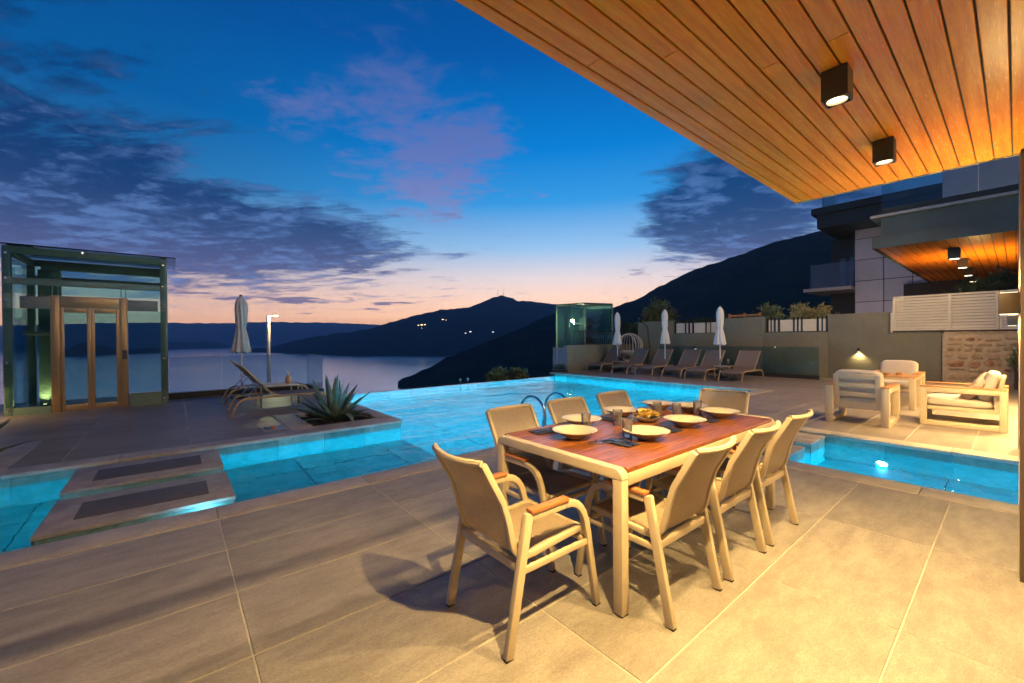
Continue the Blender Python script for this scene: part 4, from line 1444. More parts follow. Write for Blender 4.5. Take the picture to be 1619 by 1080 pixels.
side_table((-10.38, 14.35, 0), 'small side table between the first two far loungers', .62)
wine_glass((-10.5, 14.3, .431), 'left wine glass on the side table by the egg chair', 1.15, 'wine glasses on the far side tables')
wine_glass((-10.22, 14.35, .431), 'right wine glass on the side table by the egg chair', 1.15, 'wine glasses on the far side tables')
side_table((-6.22, 14.30, 0), 'small side table between the last two far loungers', .52)
wine_glass((-6.30, 14.25, .431), 'left wine glass on the side table by the right parasol', 1.15, 'wine glasses on the far side tables')
wine_glass((-6.10, 14.32, .431), 'right wine glass on the side table by the right parasol', 1.15, 'wine glasses on the far side tables')
st = side_table((-10.35, 1.75, 0), 'pale topped side table with a lantern between the deck loungers', .75, .75, .45, 'white_panel')
t = thing('lantern', 'small amber glass lantern on the pale side table of the left deck', 'lantern', (-10.2, 1.95, .451))
MB().lathe([(.05, 0), (.06, .02), (.06, .13), (.04, .16), (.03, .18)], 14).build('jar', 'arm_wood', t, smooth=True)
for q in range(5):
    a = q * 1.256
    MB().tube([(.015 * math.cos(a), .015 * math.sin(a), .16), (.03 * math.cos(a), .03 * math.sin(a), .27 + .02 * (q % 2))], .006, 5).build('straw', 'white_pole', t)


def parasol(x, y, top, bottom, lab, cloth='parasol_cloth', group='closed parasols by the far loungers', pole='white_pole', spread=1.0):
    t = thing('closed_parasol', lab, 'parasol', (x, y, 0), 0, group)
    MB().tube([(0, 0, .0), (0, 0, top - .02)], .022, 10).build('pole', pole, t, smooth=True)
    MB().lathe([(.24, .0), (.24, .04), (.05, .06), (.035, .20), (.0, .2)], 24).build('base', 'black_metal', t, smooth=True)
    L = top - bottom
    pr = [(.165, 0), (.175, .02), (.150, .12), (.128, .24), (.095, .36), (.078, .42), (.082, .46), (.098, .56), (.100, .66), (.108, .76), (.104, .86), (.072, .94), (.032, .985), (.0, 1.0)]
    sd = random.random() * 10

    def mod(a, z):
        v = (z - bottom) / L
        amp = .16 if v < .8 else .16 * (1 - v) / .2
        return 1 + amp * math.cos(8 * a + 1.5 * math.sin(3 * v + sd)) + .06 * math.cos(3 * a + sd + 4 * v)
    mb = MB().lathe([(r * spread, bottom + v * L) for r, v in pr], 64, mod=mod)
    for i in range(64):
        mb.v[i].z += .018 * math.cos(8 * 2 * PI * i / 64 + sd)
    mb.build('canopy', cloth, t, smooth=True, ang=70)
    MB().lathe([(.083 * spread, bottom + L * .435), (.088 * spread, bottom + L * .45), (.083 * spread, bottom + L * .465)], 24).build('strap', cloth, t)
    MB().lathe([(.03, top - .01), (.034, top + .012), (.0, top + .03)], 12).build('finial', 'black_metal', t, smooth=True)


parasol(-10.77, 14.62, 2.49, 1.11, 'closed pale parasol at the left of the far lounger row', spread=1.05)
parasol(-8.57, 14.62, 2.48, 1.16, 'closed pale parasol in the middle of the far lounger row')
parasol(-6.50, 14.62, 2.46, 1.13, 'closed pale parasol at the right of the far lounger row', spread=1.05)
parasol(-12.05, 1.28, 2.50, 1.11, 'closed grey parasol behind the deck loungers at the left', 'parasol_cloth_old', None, spread=1.15)


def agave(loc, n, L, lab, seed, bent=()):
    rnd = random.Random(seed)
    t = thing('agave', lab, 'agave', loc)
    for k in range(n):
        a = k * 2.39996 + rnd.uniform(-.2, .2)
        f = k / (n - 1)
        tilt = rad(8 + 66 * f + rnd.uniform(-6, 6))
        ln = L * (1.0 - .18 * f) * rnd.uniform(.82, 1.08)
        wd = .062 * rnd.uniform(.85, 1.15) * (L / .8)
        droop = rnd.uniform(.05, .35) * f
        if k in bent: droop, ln = 2.3, ln * 1.15
        base = Vector((.05 * math.cos(a), .05 * math.sin(a), .0))
        out = Vector((math.cos(a), math.sin(a), 0))
        side = Vector((-math.sin(a), math.cos(a), 0))
        pts = []
        p = base.copy()
        ang = tilt
        NS = 12
        for i in range(NS + 1):
            pts.append((p.copy(), ang))
            ang += droop / NS * (1 if k not in bent else (0.3 if i < 5 else 1.6))
            p = p + (out * math.sin(ang) + Vector((0, 0, 1)) * math.cos(ang)) * (ln / NS)
        prof = [.75, .88, 1.0, 1.05, 1.05, 1.0, .93, .84, .72, .58, .42, .24, .02]
        mb = MB()
        for i, (q, an) in enumerate(pts):
            nrm = (Vector((0, 0, 1)) * math.sin(an) - out * math.cos(an))
            w_ = wd * prof[i]
            th = .022 * prof[i] * (1 - i / NS * .6) + .002
            for (u, h) in ((-1, .42), (-.5, .10), (0, 0), (.5, .10), (1, .42)):
                mb.v.append(q + side * (u * w_) + nrm * (h * w_ * .8))
            for (u, h) in ((.5, .10), (0, 0), (-.5, .10)):
                mb.v.append(q + side * (u * w_) + nrm * (h * w_ * .8 - th))
        for i in range(NS):
            for j in range(8):
                b, c = i * 8 + j, i * 8 + (j + 1) % 8
                mb.f.append((b, c, c + 8, b + 8))
        mb.build('leaf', 'agave', t, smooth=True, ang=50)


agave((-7.74, 2.20, -.04), 32, .84, 'large grey green agave with pointed leaves in the planter beside the pool', 5, (21,))
agave((-7.75, -2.05, -.04), 22, .82, 'large agave at the left edge of the deck reaching into view', 9, (18, 20))


def succulent(x, y, s, lab):
    t = thing('succulent', lab, 'succulent', (x, y, -.04), 0, 'small dark succulents in the planter')
    rnd = random.Random(int(x * 1000 + y * 777))
    for k in range(26):
        a, tl = k * 2.4, rad(15 + 60 * k / 26)
        d = Vector((math.cos(a) * math.sin(tl), math.sin(a) * math.sin(tl), math.cos(tl)))
        mb = MB().tube([(0, 0, 0), d * (.09 * s), d * (.16 * s * rnd.uniform(.8, 1.1))], [.010 * s, .012 * s, .001], 4)
        mb.build('leaf', 'succulent', t)


for (x, y, s, lab) in ((-7.38, 2.60, .9, 'dark spiky succulent at the pool corner of the planter'), (-7.55, 2.72, .8, 'dark spiky succulent along the far kerb of the planter'), (-7.42, 2.36, .7, 'low dark succulent right of the agave base'),
                       (-8.3, 1.95, .9, 'dark spiky succulent at the back left of the planter'), (-8.0, 1.85, .7, 'low dark succulent left of the agave base')):
    succulent(x, y, s, lab)
succulent(-7.55, -1.95, 1.3, 'dark spiky succulent in the left hand planter')

# street lamp below the deck, beyond the balustrade
p = hz(424, 498, 27.0)
t = thing('street_lamp', 'lit street lamp on a tall pole beyond the glass balustrade', 'street lamp', (p.x, p.y, -14))
hgt = p.z + 14 - .05
MB().tube([(0, 0, 0), (0, 0, hgt)], [.13, .09], 12).build('pole', 'white_pole', t, smooth=True)
ad = RGT.normalized()
MB().tube([(0, 0, hgt - .06), (ad.x * .22, ad.y * .22, hgt + .04), (ad.x * .42, ad.y * .42, hgt + .05)], .03, 8).build('arm', 'white_pole', t, smooth=True)
mbh = MB().lathe([(.16, .0), (.15, .05), (.05, .09), (.0, .09)], 16, (ad.x * .42, ad.y * .42, hgt + .02))
mbh.build('lamp_head', 'black_metal', t, smooth=True)
MB().lathe([(.0, -.07), (.08, -.05), (.13, -.001)], 16, (ad.x * .42, ad.y * .42, hgt + .02)).build('lens', 'lens_street', t, smooth=True)
lamp('street_light', 'POINT', (ad.x * .42, ad.y * .42, hgt - .15), 300.0, (1, .68, .30), radius=.1, parent=t)

# ================================================================== FAR SIDE: walls, screens
gw = thing('garden_wall', 'long olive grey rendered garden wall behind the far loungers', 'wall', (-6, 17.0, 0))
ox = 6
for (a, b, z0, z1) in ((-11.35, -9.58, .0, 2.13), (-9.578, -7.56, .0, 1.56), (-7.558, -6.01, .0, 2.14), (-6.008, -4.02, .0, 1.55), (-4.018, -1.345, .0, 2.13)):
    B(a + ox, b + ox, 0, .22, z0 - .9, z1).build('wall_panel', 'garden_wall', gw, .006)
B(-6.02 + ox, -5.93 + ox, -.012, .10, 1.552, 2.145).build('wall_edge', 'wall_cap', gw)
sw = thing('garden_wall', 'lower olive grey side wall at the left of the far loungers', 'wall', (-11.86, 14.9, 0))
B(-.09, .11, -2.35, 2.15, -.9, 1.10).build('wall_panel', 'garden_wall', sw, .006)
# railing along the top of the side wall
t = thing('fence', 'black bar fence on top of the low side wall', 'fence', (-11.86, 14.9, 1.10), 0)
B(-.02, .02, -1.9, 2.1, .58, .61).build('rail', 'black_metal', t)
B(-.02, .02, -1.9, 2.1, .04, .07).build('rail', 'black_metal', t)
bar = B(-.009, .009, -.009, .009, .071, .579).mesh('bar', 'black_metal')
for q in range(30):
    link('bar', bar, t, (0, -1.85 + q * .135, 0))

for (a, b, lab, pats) in ((-9.57, -7.57, 'white panels with black uprights in the left wall opening', 'wbbwbbbwbb'), (-5.92, -4.03, 'white panels with black uprights in the right wall opening', 'bsbsbwbsbwbsb')):
    t = thing('railing', lab, 'railing', (a, 17.09, 1.56), 0, 'railings in the wall openings')
    n_w = b - a
    if a < -7:
        panels = [(.10, .48), (.90, 1.36), (1.62, 1.84)]
        slim = [(.56, .63), (.72, .80), (1.44, 1.50), (1.53, 1.58), (1.88, 1.93)]
        bars = [.04, .52, .67, .84, 1.40, 1.60, 1.86, 1.96]
    else:
        panels = [(.46, .86), (1.16, 1.56)]
        slim = [(.09, .15), (.19, .25), (.32, .38), (.92, .98), (1.04, 1.10), (1.63, 1.70), (1.75, 1.82)]
        bars = [.04, .17, .28, .41, .89, 1.01, 1.13, 1.60, 1.725, 1.85]
    for (c, e) in panels: B(c, e, .0, .03, .02, .44).build('panel', 'white_panel', t)
    for (c, e) in slim: B(c, e, .0, .03, .02, .44).build('slat', 'white_panel', t)
    for c in bars: B(c - .022, c + .022, -.004, .05, .0, .53).build('upright', 'black_metal', t)
    B(0, n_w - .01, .051, .075, .0, .42).build('backing', 'black_metal', t)

# louvred screen on top of the wall
t = thing('louver_screen', 'cream louvred privacy screen on top of the wall at the right', 'screen', (-2.39, 16.95, 1.55))
for a in (0.0, 1.16, 2.03, 2.10, 2.95):
    B(a, a + .06, -.03, .03, .0, 1.03).build('post', 'louver', t, .003)
B(-.05, -.005, -.028, .03, -.06, .56).build('post', 'louver', t)
for (a, b) in ((.062, 1.158), (1.222, 2.028), (2.162, 2.948)):
    B(a, b, -.025, .025, .98, 1.03).build('rail', 'louver', t)
    B(a, b, -.025, .025, .0, .05).build('rail', 'louver', t)
    sl = MB().obox((0, 0, 0), (b - a, .012, .085), Matrix.Rotation(rad(-32), 3, 'X')).mesh('slat', 'louver')
    for q in range(11):
        link('slat', sl, t, ((a + b) / 2, 0, .095 + q * .083))

# stone wall
sw = thing('stone_wall', 'rustic stone wall of ochre and rust red stones below the louvred screen', 'wall', (-1.34, 16.9, 0))
B(0, 4.0, .0, .3, -.9, 1.46).build('mortar_bed', 'mortar', sw, .02)
B(.03, 4.0, -.03, .28, 1.462, 1.50).build('wall_cap', 'mortar', sw, .01)
rs = random.Random(3)
zr = .02
while zr < 1.40:
    hr = rs.uniform(.10, .23)
    xr = .03 + rs.uniform(0, .06)
    while xr < 2.2:
        wr = rs.uniform(.10, .40)
        c = Vector((xr + wr / 2, .006, zr + hr / 2 + rs.uniform(-.03, .03)))
        if c.z + hr * .4 < 1.44:
            pts = []
            npt = 9
            mb = MB()
            for ring, (k, d) in enumerate(((1.0, .03), (.86, -.012), (.45, -.028))):
                for i in range(npt):
                    a = 2 * PI * i / npt
                    ca, sa = math.cos(a), math.sin(a)
                    e = (abs(ca) ** 5 + abs(sa) ** 5) ** (-1 / 5)
                    jx = 1 + .34 * mnoise.noise(Vector((c.x * 7 + ca * 1.6, c.z * 7 + sa * 1.6, 0)))
                    mb.v.append(c + Vector((ca * e * wr * .46 * k * jx, d, sa * e * hr * .46 * k * jx)))
            for r_ in range(2):
                for i in range(npt):
                    j = (i + 1) % npt
                    mb.f.append((r_ * npt + i, r_ * npt + j, (r_ + 1) * npt + j, (r_ + 1) * npt + i))
            mb.f.append(tuple(2 * npt + i for i in range(npt)))
            mb.build('stone', 'stone_red' if rs.random() < .24 else 'stone', sw, smooth=True, ang=50)
        xr += wr + .012
    zr += hr + .008

# small wall light, and a weak one added for a reflection in the glass
for (x, lab, pw) in ((-3.2, 'small wall light glowing on the garden wall behind the armchairs', 36.0), (-8.55, 'weak light added on the garden wall behind the loungers for a reflection in the glass', 2.0)):
    t = thing('wall_light', lab, 'wall light', (x, 16.99, .96), 0, 'small lights on the garden wall')
    B(-.035, .035, -.09, 0, -.05, .05).build('body', 'black_metal', t)
    B(-.028, .028, -.083, -.01, -.056, -.0505).build('lens', 'lens', t)
    lamp('wall_bulb', 'SPOT', (0, -.055, -.08), pw, (1, .74, .30), (0, .12, -1), 128, .8, .02, t)

# frameless glass fence in front of the wall
t = thing('glass_balustrade', 'frameless glass balustrade with a black shoe in front of the garden wall', 'balustrade', (-7, 16.12, 0))
B(-2.7, 2.96, -.04, .04, 0, .13).build('shoe', 'black_metal', t)
for q in range(5):
    B(-2.69 + q * 1.129, -2.69 + q * 1.129 + 1.12, -.007, .007, .131, 1.05).build('glass_pane', 'rail_glass', t)
t = thing('glass_balustrade', 'short frameless glass balustrade at the far pool corner', 'balustrade', (-11.98, 12.36, 0))
B(-.42, .42, -.04, .04, -.04, .10).build('shoe', 'black_metal', t)
B(-.41, .41, -.007, .007, .101, 1.02).build('glass_pane', 'rail_glass', t)

# hanging egg chair
t = thing('hanging_chair', 'white rope egg chair hanging from a black arched stand by the far wall', 'hanging chair', (-11.05, 15.9, 0))
ec = Vector((0, 0, .95))
for k in range(20):
    a = PI * (k / 19.0) * 1.45 + rad(-40)
    pts = []
    for i in range(15):
        th = PI * i / 14
        r = .56 * math.sin(th) * (1 + .12 * math.cos(th))
        pts.append(ec + Vector((r * math.cos(a), r * math.sin(a), .64 * math.cos(th))))
    MB().tube(pts, .011, 5).build('rope', 'rope_white', t, smooth=True)
MB().tube([ec + Vector((.50 * math.cos(a) * .9, -.18, .60 * math.sin(a))) for a in [2 * PI * i / 28 for i in range(28)]], .02, 6, True).build('rim', 'rope_white', t, smooth=True)
MB().lathe([(.0, -.40), (.22, -.38), (.40, -.28), (.44, -.20), (.36, -.14), (.0, -.12)], 24, ec).build('seat_cushion', 'cushion', t, smooth=True)
st_ = [(.62, .35, .03), (.75, .40, 1.0), (.70, .36, 1.6)] + [(.36 + .34 * math.cos(a), .18 + .18 * math.cos(a), 1.72 + .36 * math.sin(a)) for a in [PI * i / 10 for i in range(11)]]
MB().tube(st_, .024, 8).build('stand', 'black_metal', t, smooth=True)
MB().tube([(.02, 0, 1.72), (0, 0, 1.59)], .012, 6).build('hook', 'black_metal', t)
MB().lathe([(.52, 0), (.52, .03), (.50, .035), (.0, .035)], 32).build('base', 'black_metal', t)

# ================================================================== LOUNGE SET
def make_armchair(lab, loc, rz):
    t = thing('armchair', lab, 'armchair', loc, rz, 'lounge armchairs on the terrace')
    hw, hd = .40, .45
    for s in (-1, 1):
        X = s * (hw - .05)
        fr = MB().box(X - .05, X + .05, -hd, -hd + .075, 0, .595).box(X - .05, X + .05, hd - .075, hd, 0, .595).box(X - .049, X + .049, -hd + .076, hd - .076, .52, .594).box(X - .049, X + .049, -hd + .076, hd - .076, 0, .075)
        fr.build('side_frame', 'chair_frame', t, .004)
        B(X - .055, X + .055, -hd - .004, hd + .004, .596, .618).build('armrest', 'lounge_wood', t, .004)
    B(-.298, .298, -.36, .42, .235, .295).build('seat_frame', 'chair_frame', t, .006)
    R = Matrix.Rotation(rad(8), 3, 'X')
    for s in (-1, 1):
        MB().obox((s * .262, -.375, .53), (.07, .045, .52), R).build('back_post', 'chair_frame', t, .004)
    for zz in (.32, .47, .62, .755):
        MB().obox((0, -.375 - (zz - .53) * math.tan(rad(8)), zz), (.452, .035, .075), R).build('back_slat', 'chair_frame', t, .004)

    def pillow(c, sx, sy, sz, rot, m='cushion', nm='cushion'):
        mb = MB()
        n1, n2 = 20, 12
        for j in range(n2 + 1):
            ph = -PI / 2 + PI * j / n2
            for i in range(n1):
                th = 2 * PI * i / n1
                def sp(v, e): return math.copysign(abs(v) ** e, v)
                q = Vector((sx / 2 * sp(math.cos(ph), .35) * sp(math.cos(th), .35), sy / 2 * sp(math.cos(ph), .35) * sp(math.sin(th), .35), sz / 2 * sp(math.sin(ph), .55)))
                q *= 1 + .015 * mnoise.noise(q * 9)
                mb.v.append(Vector(c) + rot @ q)
        for j in range(n2):
            for i in range(n1):
                a, b = j * n1 + i, j * n1 + (i + 1) % n1
                mb.f.append((a, b, b + n1, a + n1))
        mb.build(nm, m, t, smooth=True, ang=60)
    pillow((0, .06, .365), .60, .76, .16, Matrix.Identity(3), nm='seat_cushion')
    pillow((0, -.27, .63), .62, .46, .16, Matrix.Rotation(rad(90 + 13), 3, 'X'), nm='back_cushion')
    return t, pillow


make_armchair('cream framed armchair with its slatted back to the channel', (-1.62, 8.83, .0), 0)
t, pil = make_armchair('cream framed armchair seen from its side with scatter cushion', (-.53, 9.60, .0), PI / 2)
pil((-.12, -.13, .60), .44, .44, .13, Matrix.Rotation(rad(122), 3, 'X') @ Matrix.Rotation(rad(25), 3, 'Z'), 'cushion_floral', 'scatter_cushion')
make_armchair('cream framed armchair facing the camera at the far side of the lounge table', (-1.66, 12.20, .0), PI)
t = thing('lounge_table', 'square lounge table with a timber top between the armchairs', 'table', (-1.68, 11.10, 0))
for a in (-1, 1):
    for b in (-1, 1):
        x, y = a * .44, b * .36
        B(x - .045, x + .045, y - .045, y + .045, 0, .56).build('leg', 'chair_frame', t, .005)
B(-.487, .487, -.41, .41, .561, .60).build('apron', 'chair_frame', t, .004)
for q in range(6):
    a = -.485 + q * .1617
    B(a + .002, a + .159, -.405, .405, .6005, .622).build('plank', 'lounge_wood', t, .003, seg=1)
for (x, y, lab) in ((-1.62, 10.85, 'round wooden ashtray on the lounge table, nearer one'), (-1.48, 11.15, 'round wooden ashtray on the lounge table, farther one')):
    t = thing('ashtray', lab, 'ashtray', (x, y, .622), 0, 'ashtrays on the lounge table')
    MB().lathe([(.0, 0), (.05, 0), (.055, .05), (.045, .05), (.04, .02), (.0, .02)], 16).build('bowl', 'lounge_wood', t, smooth=True)

# ================================================================== VEGETATION
def leaf_cloud(n, rx, ry, rz, size, rnd, clumps=14, lo=-.3):
    mb = MB()
    cs = []
    for _ in range(clumps):
        while True:
            q = Vector((rnd.uniform(-1, 1), rnd.uniform(-1, 1), rnd.uniform(lo, 1)))
            if q.length < 1: break
        cs.append((q, rnd.uniform(.25, .5)))
    for k in range(n):
        c, r = cs[k % clumps]
        d = Vector((rnd.gauss(0, 1), rnd.gauss(0, 1), rnd.gauss(0, 1))).normalized() * r * rnd.random() ** .4
        p = Vector(((c.x + d.x) * rx, (c.y + d.y) * ry, (c.z + d.z) * rz))
        L = size * rnd.uniform(.6, 1.3)
        a = (Vector((rnd.gauss(0, 1), rnd.gauss(0, 1), rnd.gauss(0.6, .8)))).normalized()
        b = a.cross(Vector((rnd.gauss(0, 1), rnd.gauss(0, 1), rnd.gauss(0, 1)))).normalized()
        i = len(mb.v)
        mb.v += [p, p + a * L * .5 + b * L * .13, p + a * L, p + a * L * .5 - b * L * .13]
        mb.f.append((i, i + 1, i + 2, i + 3))
    return mb


def raw(mb, name, material, parent):
    me = bpy.data.meshes.new(name)
    me.from_pydata([tuple(q) for q in mb.v], [], mb.f)
    me.materials.append(MATS[material])
    return link(name, me, parent)


def shrub(loc, rx, ry, rz, n, size, m, lab, seed, stem_h=.4, name='shrub', clumps=16, group=None):
    rnd = random.Random(seed)
    t = thing(name, lab, 'shrub' if name != 'tree' else 'tree', loc, 0, group)
    mb = leaf_cloud(n, rx, ry, rz, size, rnd, clumps)
    for q in mb.v: q.z += stem_h + rz * .35
    raw(mb, 'crown', m, t)
    mbt = MB()
    for k in range(6):
        a = rnd.random() * 6.28
        e = Vector((math.cos(a) * rx * .6, math.sin(a) * ry * .6, stem_h + rz * rnd.uniform(.3, .8)))
        mbt.tube([(math.cos(a) * .04, math.sin(a) * .04, 0), e * .5 + Vector((0, 0, .05)), e], [.03, .02, .008], 5)
    mbt.build('stem', 'bark', t, smooth=True)


neigh = structure('neighbour_garden', MB().box(-11.3, 14, 17.23, 60, -2.5, 1.30), 'earth')
def pat(px, py, Y):
    d = ray(px, py)
    k = Y / d.y
    return Vector((d.x * k, Y, CAM_H + d.z * k))


P = pat(1212, 500, 17.7)
shrub((P.x, 17.75, 1.30), .58, .5, .62, 2600, .16, 'leaf_olive', 'olive green oleander shrub over the wall, left of the pair', 11, .35, group='oleanders over the wall')
shrub((P.x + .08, 17.55, 1.30), .45, .35, .30, 1300, .14, 'leaf_gold', 'low golden shrub in front of the left oleander', 12, .25)
P = pat(1283, 500, 17.7)
shrub((P.x, 17.75, 1.30), .78, .55, .58, 3400, .16, 'leaf_gold', 'golden lit oleander shrub over the wall, right of the pair', 13, .42, group='oleanders over the wall')
P = pat(1040, 500, 20)
shrub((P.x, 20.0, 1.30), 1.0, .9, 1.0, 3600, .22, 'leaf_olive', 'dark feathery shrub rising behind the wall left of the railing', 15, .5)
P = pat(1100, 500, 21)
shrub((P.x, 21.0, 1.30), 1.6, .9, .7, 3200, .22, 'leaf_dark', 'low dark hedge shrub behind the left railing', 16, .3)
P = pat(1150, 500, 22)
shrub((P.x, 22.0, 1.30), 1.4, .9, .65, 2400, .22, 'leaf_dark', 'low dark hedge shrub behind the right parasol', 17, .3)
P = pat(1000, 505, 19)
shrub((P.x, 19.0, 1.30), .6, .6, .55, 1400, .18, 'leaf_dark', 'small dark shrub behind the egg chair', 18, .2)
P = pat(1575, 455, 18.0)
shrub((P.x, 18.0, 1.30), .9, .5, .7, 1500, .2, 'leaf_dark', 'dark shrub above the louvred screen', 19, .8)
P = pat(1600, 560, 16.6)
shrub((P.x + .1, 16.6, .0), .14, .14, .28, 300, .12, 'leaf_olive', 'small green plant against the stone wall', 20, .6)
for (px, D_, rx, h, lab, sd) in ((790, 17.0, .5, 1.5, 'bright green shrub below the infinity edge, left one', 31), (812, 17.5, .75, 1.6, 'bright green shrub below the infinity edge, right one', 32)):
    q = hz(px, 597, D_)
    shrub((q.x, q.y, q.z - h), rx, rx, .55, 1500, .17, 'leaf_olive', lab, sd, h - .45)

# ================================================================== NEIGHBOURS
# wooden gate / fence seen over the wall
t = thing('garden_bench', 'brown timber bench seen over the garden wall', 'bench', (-7.6, 19.0, 1.30))
for q in range(3):
    B(-.5, .8, .02, .05, .72 + q * .13, .80 + q * .13).build('slat', 'lounge_wood', t)
for q in (-.5, .12, .74):
    B(q, q + .07, .055, .12, 0, 1.12).build('post', 'lounge_wood', t)
MB().box(-.5, .8, -.4, .0, .42, .46).build('seat', 'lounge_wood', t)

# neighbour's villa with its timber canopy
K = 2.85
nz_ = CAM_H + (CEIL - CAM_H) * K
nx0 = -1.078 * K
ny0, ny1 = 6.54 * K, 11.6 * K
nv = thing('neighbour_villa', 'dark neighbouring villa with a lit timber canopy ceiling above the screen', 'house', (3, ny0, 1.3))
o = Vector((-3, -ny0, -1.3))


def NB(x0, x1, y0, y1, z0, z1):
    return B(x0 + o.x, x1 + o.x, y0 + o.y, y1 + o.y, z0 + o.z, z1 + o.z)


pw = .235
q = nx0
while q < 4.5:
    NB(q + .012, q + pw - .012, ny0 + .02, ny1, nz_, nz_ + .03).build('ceiling_plank', 'plank_wood', nv)
    q += pw
NB(nx0, 8, ny0 + .02, ny1, nz_ + .031, nz_ + .06).build('plank_backing', 'plank_gap', nv)
NB(nx0 - .08, 8, ny0 - .06, ny0 + .018, nz_ - .03, nz_ + .36).build('fascia', 'fascia', nv)
NB(nx0 - .08, nx0 - .002, ny0 + .019, ny1, nz_ - .03, nz_ + .36).build('fascia', 'fascia', nv)
NB(nx0 + .12, 8, ny0 + .16, ny1, nz_ + .061, nz_ + 1.0).build('slab', 'fascia', nv)
NB(nx0 - .12, 8, ny0 - .10, ny1, nz_ + 1.001, nz_ + 1.09).build('ledge', 'fascia_top', nv)
NB(nx0 + .10, 8, ny0 + .2, ny1, nz_ + 1.091, nz_ + 1.34).build('upstand', 'dark_slab', nv)
for a, b in ((nx0 + .12, -.75), (-.73, 1.4), (1.42, 4)):
    NB(a, b, ny0 + .24, ny0 + .26, nz_ + 1.341, nz_ + 2.5).build('balcony_glass', 'window_glass', nv)
NB(nx0 + 1.2, 8, ny0 + 5, ny0 + 5.3, nz_ + 1.341, nz_ + 4.6).build('upper_wall', 'tower_panel', nv)
NB(1.2, 8, ny0 + 3.2, ny0 + 3.4, nz_ + 1.341, nz_ + 4.6).build('upper_wall', 'dark_slab', nv)
bl_ = thing('balcony_lamp', 'small lit lamp on the upper balcony of the neighbouring villa', 'lamp', (.1, ny0 + 1.2, nz_ + 1.342))
B(-.35, .35, -.06, .06, 0, .10).build('body', 'fascia_top', bl_)
B(-.33, .33, -.05, .05, .101, .115).build('lens', 'lens_soft', bl_)
lamp('balcony_bulb', 'POINT', (0, .4, .5), 60.0, (1, .82, .66), radius=.1, parent=bl_)
# slatted back wall under the canopy
NB(-4.2, 8, ny1 + .02, ny1 + .2, 1.3, nz_).build('back_wall', 'dark_slab', nv)
slat = B(-.05, .05, -.04, 0, 1.3 + o.z, nz_ + o.z - .01).mesh('wall_slat', 'brown_slat')
for k in range(52):
    link('wall_slat', slat, nv, (-4.1 + k * .15 + o.x, ny1 + .018 + o.y, 0))
sp = None
for k, (px, py) in enumerate(((1509, 393), (1522, 409), (1531, 423), (1538, 434))):
    d = ray(px, py)
    tt = (nz_ - CAM_H) / d.z
    lab = ('black square ceiling spotlight nearest on the neighbouring canopy', 'second black square spotlight on the neighbouring canopy', 'third black square spotlight on the neighbouring canopy', 'farthest black square spotlight on the neighbouring canopy')[k]
    if sp is None:
        sp = t = thing('ceiling_spotlight', lab, 'spotlight', (d.x * tt, d.y * tt, nz_), 0, 'spotlights on the neighbouring canopy')
        B(-.15, .15, -.15, .15, -.36, -.001).build('housing', 'black_metal', t)
        B(-.11, .11, -.11, .11, -.366, -.361).build('lens', 'lens', t)
        lamp('spot_lamp', 'SPOT', (0, 0, -.42), 150.0, WARM, (0, 0, -1), 165, .6, .08, t)
    else:
        dup(sp, (d.x * tt, d.y * tt, nz_), 0, lab)
# uplights that wash the neighbouring ceiling
for k, x in enumerate((-.9, 1.6)):
    t = thing('wall_lamp', ('up light under the neighbouring canopy, nearer the corner', 'up light under the neighbouring canopy, farther right')[k], 'wall lamp', (x, ny0 + 4.2 + k * 2, 2.5 - k * .2), 0, 'up lights under the neighbouring canopy')
    B(-.08, .08, -.08, .08, -.2, .1).build('body', 'bronze_metal', t)
    B(-.06, .06, -.06, .06, .101, .106).build('lens', 'lens', t)
    B(-.03, .03, -.03, .03, -1.2 + k * .2, -.201).build('post', 'bronze_metal', t)
    lamp('up_lamp', 'SPOT', (0, 0, .16), 520.0, WARM, (0, 0, 1), 160, .8, .06, t)

# pale tower and dark balconies further up the slope
ty = 33.5
ap = thing('apartment_block', 'grey panelled tower block with dark cantilevered balconies beyond the neighbouring villa', 'building', (-6, ty, 0))


def AP(x0, x1, y0, y1, z0, z1):
    return B(x0 + 6, x1 + 6, y0 - ty, y1 - ty, z0, z1)


A0, A1 = pat(1353, 350, ty), pat(1443, 495, ty)
txl, tzt = A0.x, A0.z
AP(txl + .02, txl + 6, ty + .06, ty + 6, 1.3, tzt).build('core', 'tower_joint', ap)
xs = [txl, pat(1397, 400, ty).x, pat(1443, 400, ty).x, pat(1443, 400, ty).x + 2.4]
zs = [1.35, pat(1353, 478, ty).z, pat(1353, 445, ty).z, pat(1353, 412, ty).z, pat(1353, 379, ty).z, tzt]
for j in range(5):
    for i in range(3):
        AP(xs[i] + .02, xs[i + 1] - .02, ty, ty + .055, zs[j] + .02, zs[j + 1] - .02).build('cladding_panel', 'tower_panel', ap)
for i in range(6):
    for j in range(5):
        AP(txl - .04, txl + .015, ty + .02 + i, ty + .98 + i, zs[j] + .02, zs[j + 1] - .02).build('cladding_panel', 'tower_panel', ap)
c1, c2 = pat(1284, 335, 31.0), pat(1396, 316, 31.0)
AP(c1.x + .25, c2.x + 5, 31.0, 36, pat(1290, 362, 31).z, pat(1290, 341, 31).z).build('balcony_slab', 'dark_slab', ap)
AP(c1.x, c2.x + 5, 30.8, 36, pat(1290, 341, 31).z + .001, pat(1290, 331, 31).z).build('balcony_slab', 'dark_slab', ap)
AP(c1.x + .45, c2.x + 5, 31.3, 31.33, pat(1290, 331, 31).z + .002, pat(1292, 290, 31).z).build('balcony_glass', 'window_glass', ap)
AP(c1.x + .45, c1.x + .48, 31.34, 35, pat(1290, 331, 31).z + .002, pat(1292, 290, 31).z).build('balcony_glass', 'window_glass', ap)
b1 = pat(1290, 458, 33.0)
